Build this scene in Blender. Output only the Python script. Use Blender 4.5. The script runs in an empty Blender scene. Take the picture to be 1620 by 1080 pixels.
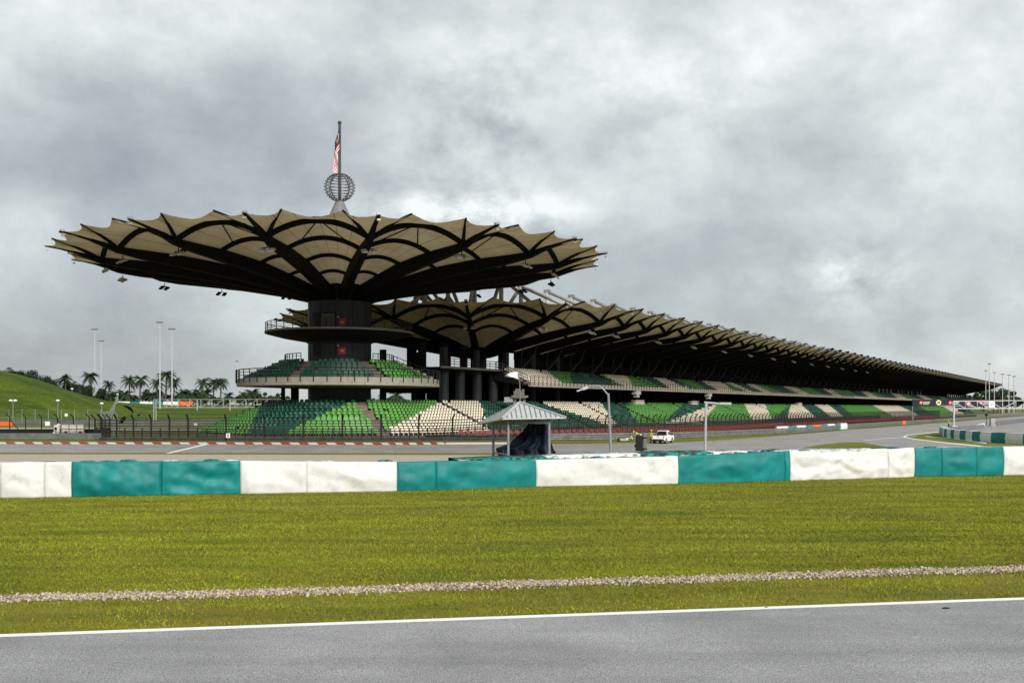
import bpy, math, random
import numpy as np
from mathutils import Vector, Matrix, noise as mnoise
random.seed(7); RNG = np.random.default_rng(11)
R = math.radians
SC = bpy.context.scene
COL = SC.collection
CAMZ = 3.0; F = 1575.0; HY = 645.0      # eye height, focal length and horizon line of the photograph (1620 px wide)
GZ = -1.5                                # level of the far ground (track, stands)
UX, UY = math.sin(R(31.2)), math.cos(R(31.2))   # direction of the main straight
NX, NY = UY, -UX                          # across the straight, towards the viewer
def px(p):
    return 810 + F*p[0]/p[1], HY - F*(p[2]-CAMZ)/p[1]
def gp(x, y, z=GZ):                      # where a sight line meets the level z
    Y = F*(CAMZ-z)/(y-HY); return ((x-810)/F*Y, Y)
def at(x, y, Y):                         # point at distance Y on a sight line
    return Vector(((x-810)/F*Y, Y, CAMZ+(HY-y)/F*Y))
def ST(s, t, z=0.0):
    return Vector((s*UX+t*NX, s*UY+t*NY, z))

# ---------------------------------------------------------------- materials
MATS = {}
def M(name, rgb, rough=0.75, var=0.12, scale=3.0, bump=0.0, bscale=40.0, metal=0.0, spec=0.3, stain=None, speck=None):
    if name in MATS: return MATS[name]
    m = bpy.data.materials.new(name); m.use_nodes = True
    nt = m.node_tree; N = nt.nodes; L = nt.links
    b = N['Principled BSDF']
    b.inputs['Roughness'].default_value = rough
    b.inputs['Metallic'].default_value = metal
    b.inputs['Specular IOR Level'].default_value = spec
    tc = N.new('ShaderNodeTexCoord')
    n = N.new('ShaderNodeTexNoise'); n.inputs['Scale'].default_value = scale
    n.inputs['Detail'].default_value = 6; n.inputs['Roughness'].default_value = 0.6
    L.new(tc.outputs['Object'], n.inputs['Vector'])
    r = N.new('ShaderNodeValToRGB')
    r.color_ramp.elements[0].position = 0.3; r.color_ramp.elements[1].position = 0.7
    c0 = [max(0, c*(1-var)) for c in rgb]; c1 = [min(1, c*(1+var)) for c in rgb]
    r.color_ramp.elements[0].color = (*c0, 1); r.color_ramp.elements[1].color = (*c1, 1)
    L.new(n.outputs['Fac'], r.inputs['Fac'])
    out = r.outputs['Color']
    if stain:
        n2 = N.new('ShaderNodeTexNoise'); n2.inputs['Scale'].default_value = stain[1]; n2.inputs['Detail'].default_value = 8
        n2.inputs['Roughness'].default_value = 0.7
        L.new(tc.outputs['Object'], n2.inputs['Vector'])
        mr = N.new('ShaderNodeMapRange'); mr.inputs[1].default_value = stain[2]; mr.inputs[2].default_value = stain[3]
        L.new(n2.outputs['Fac'], mr.inputs[0])
        mx = N.new('ShaderNodeMixRGB'); mx.inputs['Color2'].default_value = (*stain[0], 1)
        L.new(mr.outputs[0], mx.inputs['Fac']); L.new(out, mx.inputs['Color1']); out = mx.outputs['Color']
    if speck:
        n3 = N.new('ShaderNodeTexNoise'); n3.inputs['Scale'].default_value = speck[1]; n3.inputs['Detail'].default_value = 3
        L.new(tc.outputs['Object'], n3.inputs['Vector'])
        mr = N.new('ShaderNodeMapRange'); mr.inputs[1].default_value = speck[2]; mr.inputs[2].default_value = speck[2]+.03
        L.new(n3.outputs['Fac'], mr.inputs[0])
        mx = N.new('ShaderNodeMixRGB'); mx.inputs['Color2'].default_value = (*speck[0], 1)
        L.new(mr.outputs[0], mx.inputs['Fac']); L.new(out, mx.inputs['Color1']); out = mx.outputs['Color']
    L.new(out, b.inputs['Base Color'])
    if bump:
        nb = N.new('ShaderNodeTexNoise'); nb.inputs['Scale'].default_value = bscale; nb.inputs['Detail'].default_value = 5
        L.new(tc.outputs['Object'], nb.inputs['Vector'])
        bp = N.new('ShaderNodeBump'); bp.inputs['Strength'].default_value = bump
        L.new(nb.outputs['Fac'], bp.inputs['Height']); L.new(bp.outputs['Normal'], b.inputs['Normal'])
    MATS[name] = m
    return m

steel_dark = M('shade_dark_steel', (0.007, 0.007, 0.008), 0.7, 0.25, 1.0, spec=0.08)  # near-black: the dimness under the roofs is put into the colour
steel_grey = M('grey_tube_steel', (0.35, 0.345, 0.35), 0.5, 0.18, 0.6, spec=0.3)
galv = M('galvanised_steel', (0.23, 0.24, 0.245), 0.5, 0.2, 2.0, metal=0.2)
galv_dark = M('weathered_rail', (0.17, 0.175, 0.18), 0.55, 0.3, 1.5, metal=0.2)
fence_brown = M('rusty_fence_steel', (0.014, 0.012, 0.011), 0.7, 0.3, 2.0)
core_m = M('dark_clad_core', (0.020, 0.023, 0.028), 0.55, 0.25, 0.5, spec=0.3)
black_m = M('black_matt', (0.012, 0.012, 0.014), 0.7, 0.2, 2.0, spec=0.2)
wall_dark = M('shade_dark_concrete', (0.015, 0.015, 0.016), 0.9, 0.3, 0.4, spec=0.05)  # almost black, so the gloom inside the stand lies in the colour
conc = M('pale_concrete', (0.28, 0.255, 0.215), 0.85, 0.16, 0.8, stain=((0.16, 0.14, 0.12), 0.9, 0.52, 0.75))
conc_br = M('terrace_concrete', (0.17, 0.13, 0.11), 0.9, 0.2, 1.0, stain=((0.08, 0.06, 0.05), 1.3, 0.5, 0.75))
seat_w = M('cream_seat_plastic', (0.70, 0.635, 0.51), 0.5, 0.12, 0.35)
seat_g = M('bright_green_seat_plastic', (0.095, 0.29, 0.055), 0.5, 0.22, 0.35)
seat_d = M('dark_green_seat_plastic', (0.003, 0.068, 0.042), 0.5, 0.4, 0.35, stain=((0.075, 0.17, 0.135), 0.33, 0.50, 0.66))
seat_r = M('red_seat_plastic', (0.15, 0.016, 0.018), 0.6, 0.3, 0.5)
red_m = M('red_paint', (0.42, 0.02, 0.025), 0.5, 0.1, 2.0)
white_m = M('white_paint', (0.66, 0.67, 0.66), 0.6, 0.06, 2.0)
teal_m = M('teal_paint', (0.004, 0.19, 0.178), 0.6, 0.18, 1.0)
orange_m = M('orange_paint', (0.75, 0.11, 0.02), 0.6, 0.12, 2.0)
yellow_m = M('hi_vis_yellow', (0.50, 0.53, 0.05), 0.6, 0.1, 8.0)
skin_m = M('skin', (0.28, 0.15, 0.09), 0.6, 0.08, 8.0)
navy_m = M('navy_cloth', (0.03, 0.035, 0.06), 0.8, 0.2, 8.0)
lamp_m = M('floodlight_casing', (0.32, 0.32, 0.31), 0.4, 0.15, 4.0, metal=0.3)
glass_m = M('dark_glass', (0.01, 0.012, 0.015), 0.12, 0.1, 2.0, spec=0.6)
rubber_m = M('black_rubber', (0.02, 0.02, 0.022), 0.8, 0.2, 6.0)

# ---------------------------------------------------------------- mesh builder
ORG = {}
def origin(o):
    return ORG.get(o.name, Vector((0, 0, 0))) if o else Vector((0, 0, 0))
class MB:
    def __init__(s): s.v = []; s.f = []; s.mi = []; s.m = 0; s.uv = None
    def quad(s, a, b, c, d): s.face([a, b, c, d])
    def face(s, pts):
        i = len(s.v); s.v += [tuple(p) for p in pts]; s.f.append(tuple(range(i, i+len(pts)))); s.mi.append(s.m)
    def box(s, c, size, ax=None, az=0.0):
        c = Vector(c); hx, hy, hz = [k/2 for k in size]
        if ax is None: ax = (Vector((math.cos(az), math.sin(az), 0)), Vector((-math.sin(az), math.cos(az), 0)), Vector((0, 0, 1)))
        i = len(s.v)
        for sx in (-1, 1):
            for sy in (-1, 1):
                for sz in (-1, 1): s.v.append(tuple(c+ax[0]*hx*sx+ax[1]*hy*sy+ax[2]*hz*sz))
        for q in ((0, 1, 3, 2), (4, 6, 7, 5), (0, 4, 5, 1), (2, 3, 7, 6), (0, 2, 6, 4), (1, 5, 7, 3)):
            s.f.append(tuple(i+k for k in q)); s.mi.append(s.m)
    def bar(s, a, b, w, h, up=Vector((0, 0, 1))):
        a = Vector(a); b = Vector(b); d = b-a; L = d.length
        if L < 1e-6: return
        x = d/L; y = up.cross(x)
        if y.length < 1e-4: y = Vector((1, 0, 0)).cross(x)
        y.normalize(); z = x.cross(y)
        s.box((a+b)/2, (L, w, h), (x, y, z))
    def tube(s, pts, r, n=8, cap=True, flat=1.0):
        pts = [Vector(p) for p in pts]; k = len(pts)
        rr = r if isinstance(r, (list, tuple)) else [r]*k
        i0 = len(s.v); prev = None
        for j, p in enumerate(pts):
            t = (pts[min(j+1, k-1)]-pts[max(j-1, 0)]).normalized()
            ref = prev if prev is not None else (Vector((0, 0, 1)) if abs(t.z) < 0.9 else Vector((1, 0, 0)))
            x = ref-t*ref.dot(t)
            if x.length < 1e-4: x = Vector((1, 0, 0))-t*t.x
            x.normalize(); y = t.cross(x); prev = x
            for a in range(n):
                an = 2*math.pi*a/n
                s.v.append(tuple(p+x*math.cos(an)*rr[j]*flat+y*math.sin(an)*rr[j]))
        for j in range(k-1):
            for a in range(n):
                b = (a+1) % n
                s.f.append((i0+j*n+a, i0+j*n+b, i0+(j+1)*n+b, i0+(j+1)*n+a)); s.mi.append(s.m)
        if cap:
            s.f.append(tuple(i0+a for a in reversed(range(n)))); s.mi.append(s.m)
            s.f.append(tuple(i0+(k-1)*n+a for a in range(n))); s.mi.append(s.m)
    def lathe(s, c, prof, n=24, a0=0.0, a1=2*math.pi):
        full = abs(a1-a0-2*math.pi) < 1e-6; m = n if full else n+1
        i0 = len(s.v)
        for r, z in prof:
            for a in range(m):
                an = a0+(a1-a0)*a/n
                s.v.append((c[0]+r*math.sin(an), c[1]-r*math.cos(an), c[2]+z))
        for j in range(len(prof)-1):
            for a in range(n):
                b = (a+1) % m
                s.f.append((i0+j*m+a, i0+j*m+b, i0+(j+1)*m+b, i0+(j+1)*m+a)); s.mi.append(s.m)
    def grid(s, P):                       # P[i][j] points
        i0 = len(s.v); nj = len(P[0])
        for row in P: s.v += [tuple(p) for p in row]
        for i in range(len(P)-1):
            for j in range(nj-1):
                s.f.append((i0+i*nj+j, i0+i*nj+j+1, i0+(i+1)*nj+j+1, i0+(i+1)*nj+j)); s.mi.append(s.m)
    def prism(s, poly, d):                # closed polygon swept along vector d
        d = Vector(d); n = len(poly); i0 = len(s.v)
        s.v += [tuple(p) for p in poly]+[tuple(Vector(p)+d) for p in poly]
        s.f.append(tuple(i0+k for k in reversed(range(n)))); s.mi.append(s.m)
        s.f.append(tuple(i0+n+k for k in range(n))); s.mi.append(s.m)
        for k in range(n):
            j = (k+1) % n
            s.f.append((i0+k, i0+j, i0+n+j, i0+n+k)); s.mi.append(s.m)
    def build(s, name, mats, parent=None, smooth=False, uv=None):
        me = bpy.data.meshes.new(name)
        o0 = origin(parent)
        me.from_pydata([(a-o0.x, b-o0.y, c-o0.z) for a, b, c in s.v], [], s.f)
        if not isinstance(mats, (list, tuple)): mats = [mats]
        for m in mats: me.materials.append(m)
        if len(mats) > 1: me.polygons.foreach_set('material_index', s.mi)
        if smooth: me.polygons.foreach_set('use_smooth', [True]*len(s.f))
        if uv is not None:
            ul = me.uv_layers.new(name='UVMap')
            li = np.empty(len(me.loops), dtype=np.int32); me.loops.foreach_get('vertex_index', li)
            ul.data.foreach_set('uv', np.asarray(uv, dtype=np.float32)[li].ravel())
        me.update()
        ob = bpy.data.objects.new(name, me); COL.objects.link(ob)
        if parent: ob.parent = parent; ORG[ob.name] = o0
        return ob
def tag(o, label=None, cat=None, group=None, kind=None):
    if label: o['label'] = label
    if cat: o['category'] = cat
    if group: o['group'] = group
    if kind: o['kind'] = kind
    return o
def thing(name, label, cat, loc, group=None):
    o = bpy.data.objects.new(name, None); COL.objects.link(o)
    o.location = loc; o.empty_display_size = 0.2
    ORG[o.name] = Vector(loc)
    return tag(o, label, cat, group)
def children(o): return [c for c in bpy.data.objects if c.parent == o]
def copy_tree(o, kids, loc, rz=0.0, scale=1.0, label=None, group=None):
    c = o.copy(); COL.objects.link(c); c.location = loc; c.rotation_euler = (0, 0, rz); c.scale = (scale,)*3
    ORG[c.name] = Vector(loc)
    if label: c['label'] = label
    if group: c['group'] = group
    for k, subs in kids:
        d = k.copy(); COL.objects.link(d); d.parent = c
        for q in subs:
            e = q.copy(); COL.objects.link(e); e.parent = d
    return c
def np_mesh(name, V, Fq, mats, parent=None, mi=None, smooth=False):
    """mesh from numpy arrays: V (n,3), Fq (m,k) faces of k corners"""
    me = bpy.data.meshes.new(name); o0 = origin(parent)
    V = np.asarray(V, dtype=np.float32)-np.array(o0, dtype=np.float32)
    m, k = Fq.shape
    me.vertices.add(len(V)); me.vertices.foreach_set('co', V.ravel())
    me.loops.add(m*k); me.loops.foreach_set('vertex_index', Fq.astype(np.int32).ravel())
    me.polygons.add(m); me.polygons.foreach_set('loop_start', np.arange(0, m*k, k, dtype=np.int32))
    try: me.polygons.foreach_set('loop_total', np.full(m, k, dtype=np.int32))
    except Exception: pass
    if not isinstance(mats, (list, tuple)): mats = [mats]
    for q in mats: me.materials.append(q)
    if mi is not None: me.polygons.foreach_set('material_index', np.asarray(mi, dtype=np.int32))
    if smooth: me.polygons.foreach_set('use_smooth', np.ones(m, dtype=bool))
    me.update(calc_edges=True); me.validate()
    ob = bpy.data.objects.new(name, me); COL.objects.link(ob)
    if parent: ob.parent = parent; ORG[ob.name] = o0
    return ob
def scatter(pv, pf, pos, rot, scl=None):
    """copies of a prototype (verts pv, quads pf) at positions with z-rotation"""
    n = len(pos); pv = np.asarray(pv); pf = np.asarray(pf)
    c, s = np.cos(rot)[:, None], np.sin(rot)[:, None]
    sc = np.ones((n, 1)) if scl is None else np.asarray(scl)[:, None]
    x = pv[None, :, 0]*sc; y = pv[None, :, 1]*sc; z = pv[None, :, 2]*sc
    V = np.stack([x*c-y*s+pos[:, None, 0], x*s+y*c+pos[:, None, 1], z+pos[:, None, 2]], axis=2).reshape(-1, 3)
    Fc = (pf[None]+(np.arange(n)*len(pv))[:, None, None]).reshape(-1, pf.shape[1])
    return V, Fc
ORD = ['first', 'second', 'third', 'fourth', 'fifth', 'sixth', 'seventh', 'eighth', 'ninth', 'tenth', 'eleventh', 'twelfth',
       'thirteenth', 'fourteenth', 'fifteenth', 'sixteenth', 'seventeenth', 'eighteenth', 'nineteenth', 'twentieth']
def interp(x, xs, ys): return float(np.interp(x, xs, ys))

# ---------------------------------------------------------------- world, sun, camera
w = bpy.data.worlds.new('World'); SC.world = w; w.use_nodes = True
nt = w.node_tree; N = nt.nodes; L = nt.links
for n in list(N): N.remove(n)
SUN_EL, SUN_AZ = R(30), R(153)           # azimuth clockwise from +Y: behind the camera, to the right
out = N.new('ShaderNodeOutputWorld'); mix = N.new('ShaderNodeMixShader')
sky = N.new('ShaderNodeTexSky'); sky.sky_type = 'NISHITA'; sky.sun_disc = False
sky.sun_elevation = SUN_EL; sky.sun_rotation = SUN_AZ
bs = N.new('ShaderNodeBackground'); bs.inputs['Strength'].default_value = 0.06
L.new(sky.outputs[0], bs.inputs['Color'])
tc = N.new('ShaderNodeTexCoord')
def math_n(op, a=None, b=None, va=0.0, vb=0.0, clamp=False):
    n = N.new('ShaderNodeMath'); n.operation = op; n.use_clamp = clamp
    n.inputs[0].default_value = va; n.inputs[1].default_value = vb
    if a is not None: L.new(a, n.inputs[0])
    if b is not None: L.new(b, n.inputs[1])
    return n.outputs[0]
def wnoise(scale, detail, rough, dist, stretch, off):
    mp = N.new('ShaderNodeMapping'); mp.inputs['Scale'].default_value = stretch; mp.inputs['Location'].default_value = off
    L.new(tc.outputs['Generated'], mp.inputs['Vector'])
    n = N.new('ShaderNodeTexNoise'); n.inputs['Scale'].default_value = scale; n.inputs['Detail'].default_value = detail
    n.inputs['Roughness'].default_value = rough; n.inputs['Distortion'].default_value = dist
    L.new(mp.outputs[0], n.inputs['Vector']); return n.outputs['Fac']
sep = N.new('ShaderNodeSeparateXYZ'); L.new(tc.outputs['Generated'], sep.inputs[0])
big = wnoise(3.0, 5, 0.5, 0.1, (1, 1, 1.7), (3.1, 0.4, 1.7))
finen = wnoise(19.0, 7, 0.6, 0.15, (1, 1, 1.35), (7.3, 1.2, 0.6))
mid = wnoise(7.0, 10, 0.60, 0.12, (1, 1, 1.35), (0.3, 2.2, 5.1))
az = math_n('ARCTAN2', sep.outputs[0], sep.outputs[1])       # bearing of the sky direction, 0 = ahead
el = math_n('ARCSINE', sep.outputs[2])
def blob(px_, py_, wx, wy):
    a0 = math.atan((px_-810)/F); e0 = math.atan((HY-py_)/F*math.cos(a0))
    dx = math_n('DIVIDE', math_n('SUBTRACT', az, None, 0, a0), None, 0, wx/F)
    dy = math_n('DIVIDE', math_n('SUBTRACT', el, None, 0, e0), None, 0, wy/F)
    d2 = math_n('ADD', math_n('MULTIPLY', dx, dx), math_n('MULTIPLY', dy, dy))
    return math_n('POWER', None, math_n('MULTIPLY', d2, None, 0, -1.0), 2.718)
f = math_n('ADD', math_n('MULTIPLY', big, None, 0, 0.95), math_n('MULTIPLY', mid, None, 0, 0.72))
f = math_n('ADD', f, math_n('MULTIPLY', finen, None, 0, 0.22))
f = math_n('SUBTRACT', f, None, 0, 0.415)
f = math_n('ADD', math_n('MULTIPLY', math_n('SUBTRACT', f, None, 0, .5), None, 0, 1.25), None, 0, .515)                     # about 0.5 on average
def addb(f, b, k, tex=None):
    t = math_n('MULTIPLY', b, None, 0, k)
    if tex is not None: t = math_n('MULTIPLY', t, tex)
    return math_n('ADD', f, t)
det = math_n('MULTIPLY', math_n('SUBTRACT', math_n('MULTIPLY', math_n('ADD', mid, finen), None, 0, .5), None, 0, 0.40), None, 0, 6.0, clamp=True)
for (bx, by, bw, bh, k, tx) in [(740, 338, 170, 34, 0.60, det), (745, 336, 120, 24, 0.34, None), (1345, 440, 75, 48, 0.42, det), (760, 200, 130, 120, 0.26, det),
        (250, 20, 600, 110, 0.26, None), (1300, 40, 420, 110, 0.22, None), (1560, 120, 160, 170, 0.16, None),
        (900, 195, 130, 70, -0.20, None), (980, 390, 200, 60, -.08, None), (60, 265, 200, 60, -0.26, None), (330, 170, 260, 60, -0.12, None), (700, 60, 260, 70, -0.06, None),
        (200, 560, 460, 90, -0.24, None), (1350, 320, 420, 120, -0.03, None), (1450, 560, 420, 90, 0.10, None), (1180, 90, 220, 60, -0.08, None),
        (60, 420, 180, 90, 0.10, None), (1050, 150, 160, 60, 0.12, det)]:
    f = addb(f, blob(bx, by, bw, bh), k, tx)
cr = N.new('ShaderNodeValToRGB'); L.new(f, cr.inputs['Fac'])
e = cr.color_ramp.elements
e[0].position = 0.10; e[0].color = (0.27, 0.285, 0.315, 1)
e[1].position = 1.0; e[1].color = (0.84, 0.87, 0.86, 1)
for p, c in ((0.32, (0.355, 0.38, 0.402)), (0.50, (0.43, 0.465, 0.475)), (0.68, (0.545, 0.59, 0.592)), (0.84, (0.675, 0.715, 0.71))):
    k = e.new(p); k.color = (*c, 1)
bc = N.new('ShaderNodeBackground'); bc.inputs['Strength'].default_value = 0.375
L.new(cr.outputs['Color'], bc.inputs['Color'])
mix.inputs[0].default_value = 0.94
L.new(bs.outputs[0], mix.inputs[1]); L.new(bc.outputs[0], mix.inputs[2]); L.new(mix.outputs[0], out.inputs['Surface'])
sl = bpy.data.lights.new('sun', 'SUN'); sl.energy = 1.5; sl.angle = R(20); sl.color = (1.0, 0.965, 0.90)
so = bpy.data.objects.new('sun', sl); COL.objects.link(so)
sd = Vector((math.sin(SUN_AZ)*math.cos(SUN_EL), math.cos(SUN_AZ)*math.cos(SUN_EL), math.sin(SUN_EL)))
so.rotation_euler = sd.to_track_quat('Z', 'Y').to_euler()
cam = bpy.data.cameras.new('camera'); cam.lens = 35; cam.sensor_width = 36; cam.shift_y = 0.0648
cam.clip_start = 0.2; cam.clip_end = 6000
co = bpy.data.objects.new('camera', cam); COL.objects.link(co)
co.location = (0, 0, CAMZ); co.rotation_euler = (R(90), 0, 0); SC.camera = co
SC.view_settings.view_transform = 'Standard'; SC.view_settings.look = 'None'
SC.view_settings.gamma = 1.0; SC.view_settings.use_curve_mapping = False
SC.view_settings.exposure = 1.6
# ================================================================ GROUND
BP = Vector((-17.1, 33.2)); BD = Vector((0.9618, 0.2737)); BN = Vector((-0.2737, 0.9618))
def bd(x, y): return (x-BP.x)*BN.x+(y-BP.y)*BN.y           # distance beyond the tyre barrier line
def gz(x, y): return interp(bd(x, y), [9, 20], [0, GZ])
def bpt(a, d): return (BP.x+BD.x*a+BN.x*d, BP.y+BD.y*a+BN.y*d)

def grass_mat(name, ca, cb, cc, sc=0.35, fine=30.0, island=False):
    m = bpy.data.materials.new(name); m.use_nodes = True; nt = m.node_tree; N = nt.nodes; L = nt.links
    b = N['Principled BSDF']; b.inputs['Roughness'].default_value = 0.85; b.inputs['Specular IOR Level'].default_value = 0.12
    tc = N.new('ShaderNodeTexCoord')
    n1 = N.new('ShaderNodeTexNoise'); n1.inputs['Scale'].default_value = sc; n1.inputs['Detail'].default_value = 7; n1.inputs['Roughness'].default_value = 0.62
    mp = N.new('ShaderNodeMapping'); mp.inputs['Rotation'].default_value = (0, 0, -R(13)); mp.inputs['Scale'].default_value = (0.35, 1.5, 1)
    L.new(tc.outputs['Object'], mp.inputs[0]); L.new(mp.outputs[0], n1.inputs['Vector'])
    n2 = N.new('ShaderNodeTexNoise'); n2.inputs['Scale'].default_value = fine; n2.inputs['Detail'].default_value = 4
    L.new(tc.outputs['Object'], n2.inputs['Vector'])
    r1 = N.new('ShaderNodeValToRGB'); e = r1.color_ramp.elements
    e[0].position = 0.34; e[0].color = (*ca, 1); e[1].position = 0.66; e[1].color = (*cb, 1)
    k = e.new(0.5); k.color = (*cc, 1)
    L.new(n1.outputs['Fac'], r1.inputs['Fac'])
    mr = N.new('ShaderNodeMapRange'); mr.inputs[1].default_value = 0.25; mr.inputs[2].default_value = 0.75
    mr.inputs[3].default_value = 0.6; mr.inputs[4].default_value = 1.35
    if island:
        g = N.new('ShaderNodeNewGeometry'); mr.inputs[1].default_value = 0; mr.inputs[2].default_value = 1
        mr.inputs[3].default_value = 0.5; mr.inputs[4].default_value = 1.5
        L.new(g.outputs['Random Per Island'], mr.inputs[0])
    else: L.new(n2.outputs['Fac'], mr.inputs[0])
    mx = N.new('ShaderNodeMixRGB'); mx.blend_type = 'MULTIPLY'; mx.inputs['Fac'].default_value = 1
    L.new(r1.outputs['Color'], mx.inputs['Color1']); L.new(mr.outputs[0], mx.inputs['Color2'])
    L.new(mx.outputs['Color'], b.inputs['Base Color'])
    if not island:
        bp = N.new('ShaderNodeBump'); bp.inputs['Strength'].default_value = 0.6; bp.inputs['Distance'].default_value = 0.05
        L.new(n2.outputs['Fac'], bp.inputs['Height']); L.new(bp.outputs['Normal'], b.inputs['Normal'])
    MATS[name] = m; return m
turf = grass_mat('turf_soil', (0.10, 0.12, 0.014), (0.20, 0.215, 0.018), (0.18, 0.15, 0.022), 0.5, 25)
blade = grass_mat('grass_blades', (0.075, 0.128, 0.009), (0.235, 0.29, 0.015), (0.185, 0.20, 0.016), 0.6, 30, island=True)
turf_far = grass_mat('far_turf', (0.095, 0.125, 0.010), (0.17, 0.19, 0.014), (0.14, 0.15, 0.013), 0.06, 2.0)
hill_m = grass_mat('hill_turf', (0.026, 0.055, 0.005), (0.082, 0.115, 0.008), (0.055, 0.085, 0.007), 0.07, 0.9)

def asphalt_mat(name, rgb, rot, fine=90.0):
    m = bpy.data.materials.new(name); m.use_nodes = True; nt = m.node_tree; N = nt.nodes; L = nt.links
    b = N['Principled BSDF']; b.inputs['Roughness'].default_value = 0.62; b.inputs['Specular IOR Level'].default_value = 0.35
    tc = N.new('ShaderNodeTexCoord')
    v = N.new('ShaderNodeTexNoise'); v.inputs['Scale'].default_value = fine; v.inputs['Detail'].default_value = 3; v.inputs['Roughness'].default_value = 0.8
    L.new(tc.outputs['Object'], v.inputs['Vector'])
    mp = N.new('ShaderNodeMapping'); mp.inputs['Rotation'].default_value = (0, 0, -rot); mp.inputs['Scale'].default_value = (0.10, 1.0, 1)
    L.new(tc.outputs['Object'], mp.inputs[0])
    n = N.new('ShaderNodeTexNoise'); n.inputs['Scale'].default_value = 1.1; n.inputs['Detail'].default_value = 6; n.inputs['Roughness'].default_value = 0.55
    L.new(mp.outputs[0], n.inputs['Vector'])
    n3 = N.new('ShaderNodeTexNoise'); n3.inputs['Scale'].default_value = 0.45; n3.inputs['Detail'].default_value = 5
    L.new(tc.outputs['Object'], n3.inputs['Vector'])
    def rng(fac, a, b_, lo, hi):
        q = N.new('ShaderNodeMapRange'); q.inputs[1].default_value = a; q.inputs[2].default_value = b_
        q.inputs[3].default_value = lo; q.inputs[4].default_value = hi; L.new(fac, q.inputs[0]); return q.outputs[0]
    def mul(a, b_):
        q = N.new('ShaderNodeMath'); q.operation = 'MULTIPLY'; L.new(a, q.inputs[0]); L.new(b_, q.inputs[1]); return q.outputs[0]
    k = mul(mul(rng(v.outputs['Fac'], 0.38, 0.62, 0.35, 1.65), rng(n.outputs['Fac'], 0.32, 0.68, 0.80, 1.16)), rng(n3.outputs['Fac'], 0.32, 0.68, 0.80, 1.14))
    mx = N.new('ShaderNodeMixRGB'); mx.blend_type = 'MULTIPLY'; mx.inputs['Fac'].default_value = 1; mx.inputs['Color1'].default_value = (*rgb, 1)
    L.new(k, mx.inputs['Color2']); L.new(mx.outputs['Color'], b.inputs['Base Color'])
    bp = N.new('ShaderNodeBump'); bp.inputs['Strength'].default_value = 0.5; bp.inputs['Distance'].default_value = 0.01
    L.new(v.outputs['Fac'], bp.inputs['Height']); L.new(bp.outputs['Normal'], b.inputs['Normal'])
    return m
asph_near = asphalt_mat('near_asphalt', (0.27, 0.266, 0.272), R(9.8), 55)
asph_far = asphalt_mat('far_asphalt', (0.27, 0.255, 0.245), R(10), 6)

b = MB()
ds = [-1500, -400, -60, 9, 12, 15, 18, 20, 60, 400, 5200]
aa = [-5200, -1500, -300, -60, 0, 60, 300, 1500, 5200]
b.grid([[(*bpt(a, d), interp(d, [9, 20], [0, GZ])) for d in ds] for a in aa])
tag(b.build('ground', turf), kind='structure')

# near racetrack with its white edge line
EA, EB = Vector((-6.75, 13.1)), Vector((8.05, 15.65)); ED = (EB-EA).normalized(); EN = Vector((-ED.y, ED.x))
def ept(a, d, z): q = EA+ED*a+EN*d; return (q.x, q.y, z)
b = MB(); b.grid([[ept(a, d, 0.004) for d in (-40, -6, 0.05)] for a in range(-80, 101, 20)])
tag(b.build('near_racetrack', asph_near), kind='structure')
line_m = M('track_line_paint', (0.80, 0.80, 0.78), 0.6, 0.05, 3.0, stain=((0.5, 0.5, 0.5), 2.0, 0.62, 0.8))
b = MB(); b.grid([[ept(a, d, 0.008) for d in (-0.09, 0.09)] for a in range(-80, 101, 4)])
tag(b.build('near_track_line', line_m), kind='structure')

# far racetrack: the corner exit on the left and the main straight
def sheet(name, pts, z, mat, kind='structure'):
    b = MB(); b.face([(x, y, z) for x, y in pts]); o = b.build(name, mat); tag(o, kind=kind); return o
def gps(*a): return [gp(x, y) for x, y in a]
far_edge = gps((-700, 700.5), (-60, 702.2), (300, 702.6), (640, 703), (800, 702), (920, 701.5), (1068, 699.6), (1150, 695), (1235, 689), (1350, 679), (1498, 668), (1550, 663))
far_edge += [tuple(ST(s, -47.5)[:2]) for s in (420, 800, 2500)]
near_edge = [tuple(ST(s, 30)[:2]) for s in (2500, 500, 200)]+gps((2300, 716), (1620, 717.5), (1000, 716.5), (500, 716.5), (300, 716), (-60, 715.5), (-700, 714))
# the sheet is cut into strips so that it stays convex
b = MB()
for i in range(len(far_edge)-1):
    pass
xs = [-700, -300, -60, 150, 300, 640, 800, 920, 1068]
fe = {-700: 700.5, -300: 701.5, -60: 702.2, 150: 702.4, 300: 702.6, 640: 703, 800: 702, 920: 701.5, 1068: 699.6}
ne = {-700: 714, -300: 715, -60: 715.5, 150: 715.9, 300: 716, 640: 716.3, 800: 716.5, 920: 716.6, 1068: 717}
for q0, q1 in zip(xs[:-1], xs[1:]):
    b.face([(*gp(q0, ne[q0]), GZ+.004), (*gp(q1, ne[q1]), GZ+.004), (*gp(q1, fe[q1]), GZ+.004), (*gp(q0, fe[q0]), GZ+.004)])
fp = [gp(1068, 699.6), gp(1150, 695), gp(1235, 689), gp(1350, 679), gp(1498, 668)]+[tuple(ST(s, -46.5)[:2]) for s in (420, 800, 2500)]
npt = [gp(1068, 717), gp(1200, 717), gp(1400, 717.5), gp(1800, 718), gp(2300, 712)]+[tuple(ST(s, 60)[:2]) for s in (420, 800, 2500)]
for i in range(len(fp)-1):
    b.face([(*npt[i], GZ+.004), (*npt[i+1], GZ+.004), (*fp[i+1], GZ+.004), (*fp[i], GZ+.004)])
tag(b.build('far_racetrack', asph_far), kind='structure')
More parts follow.
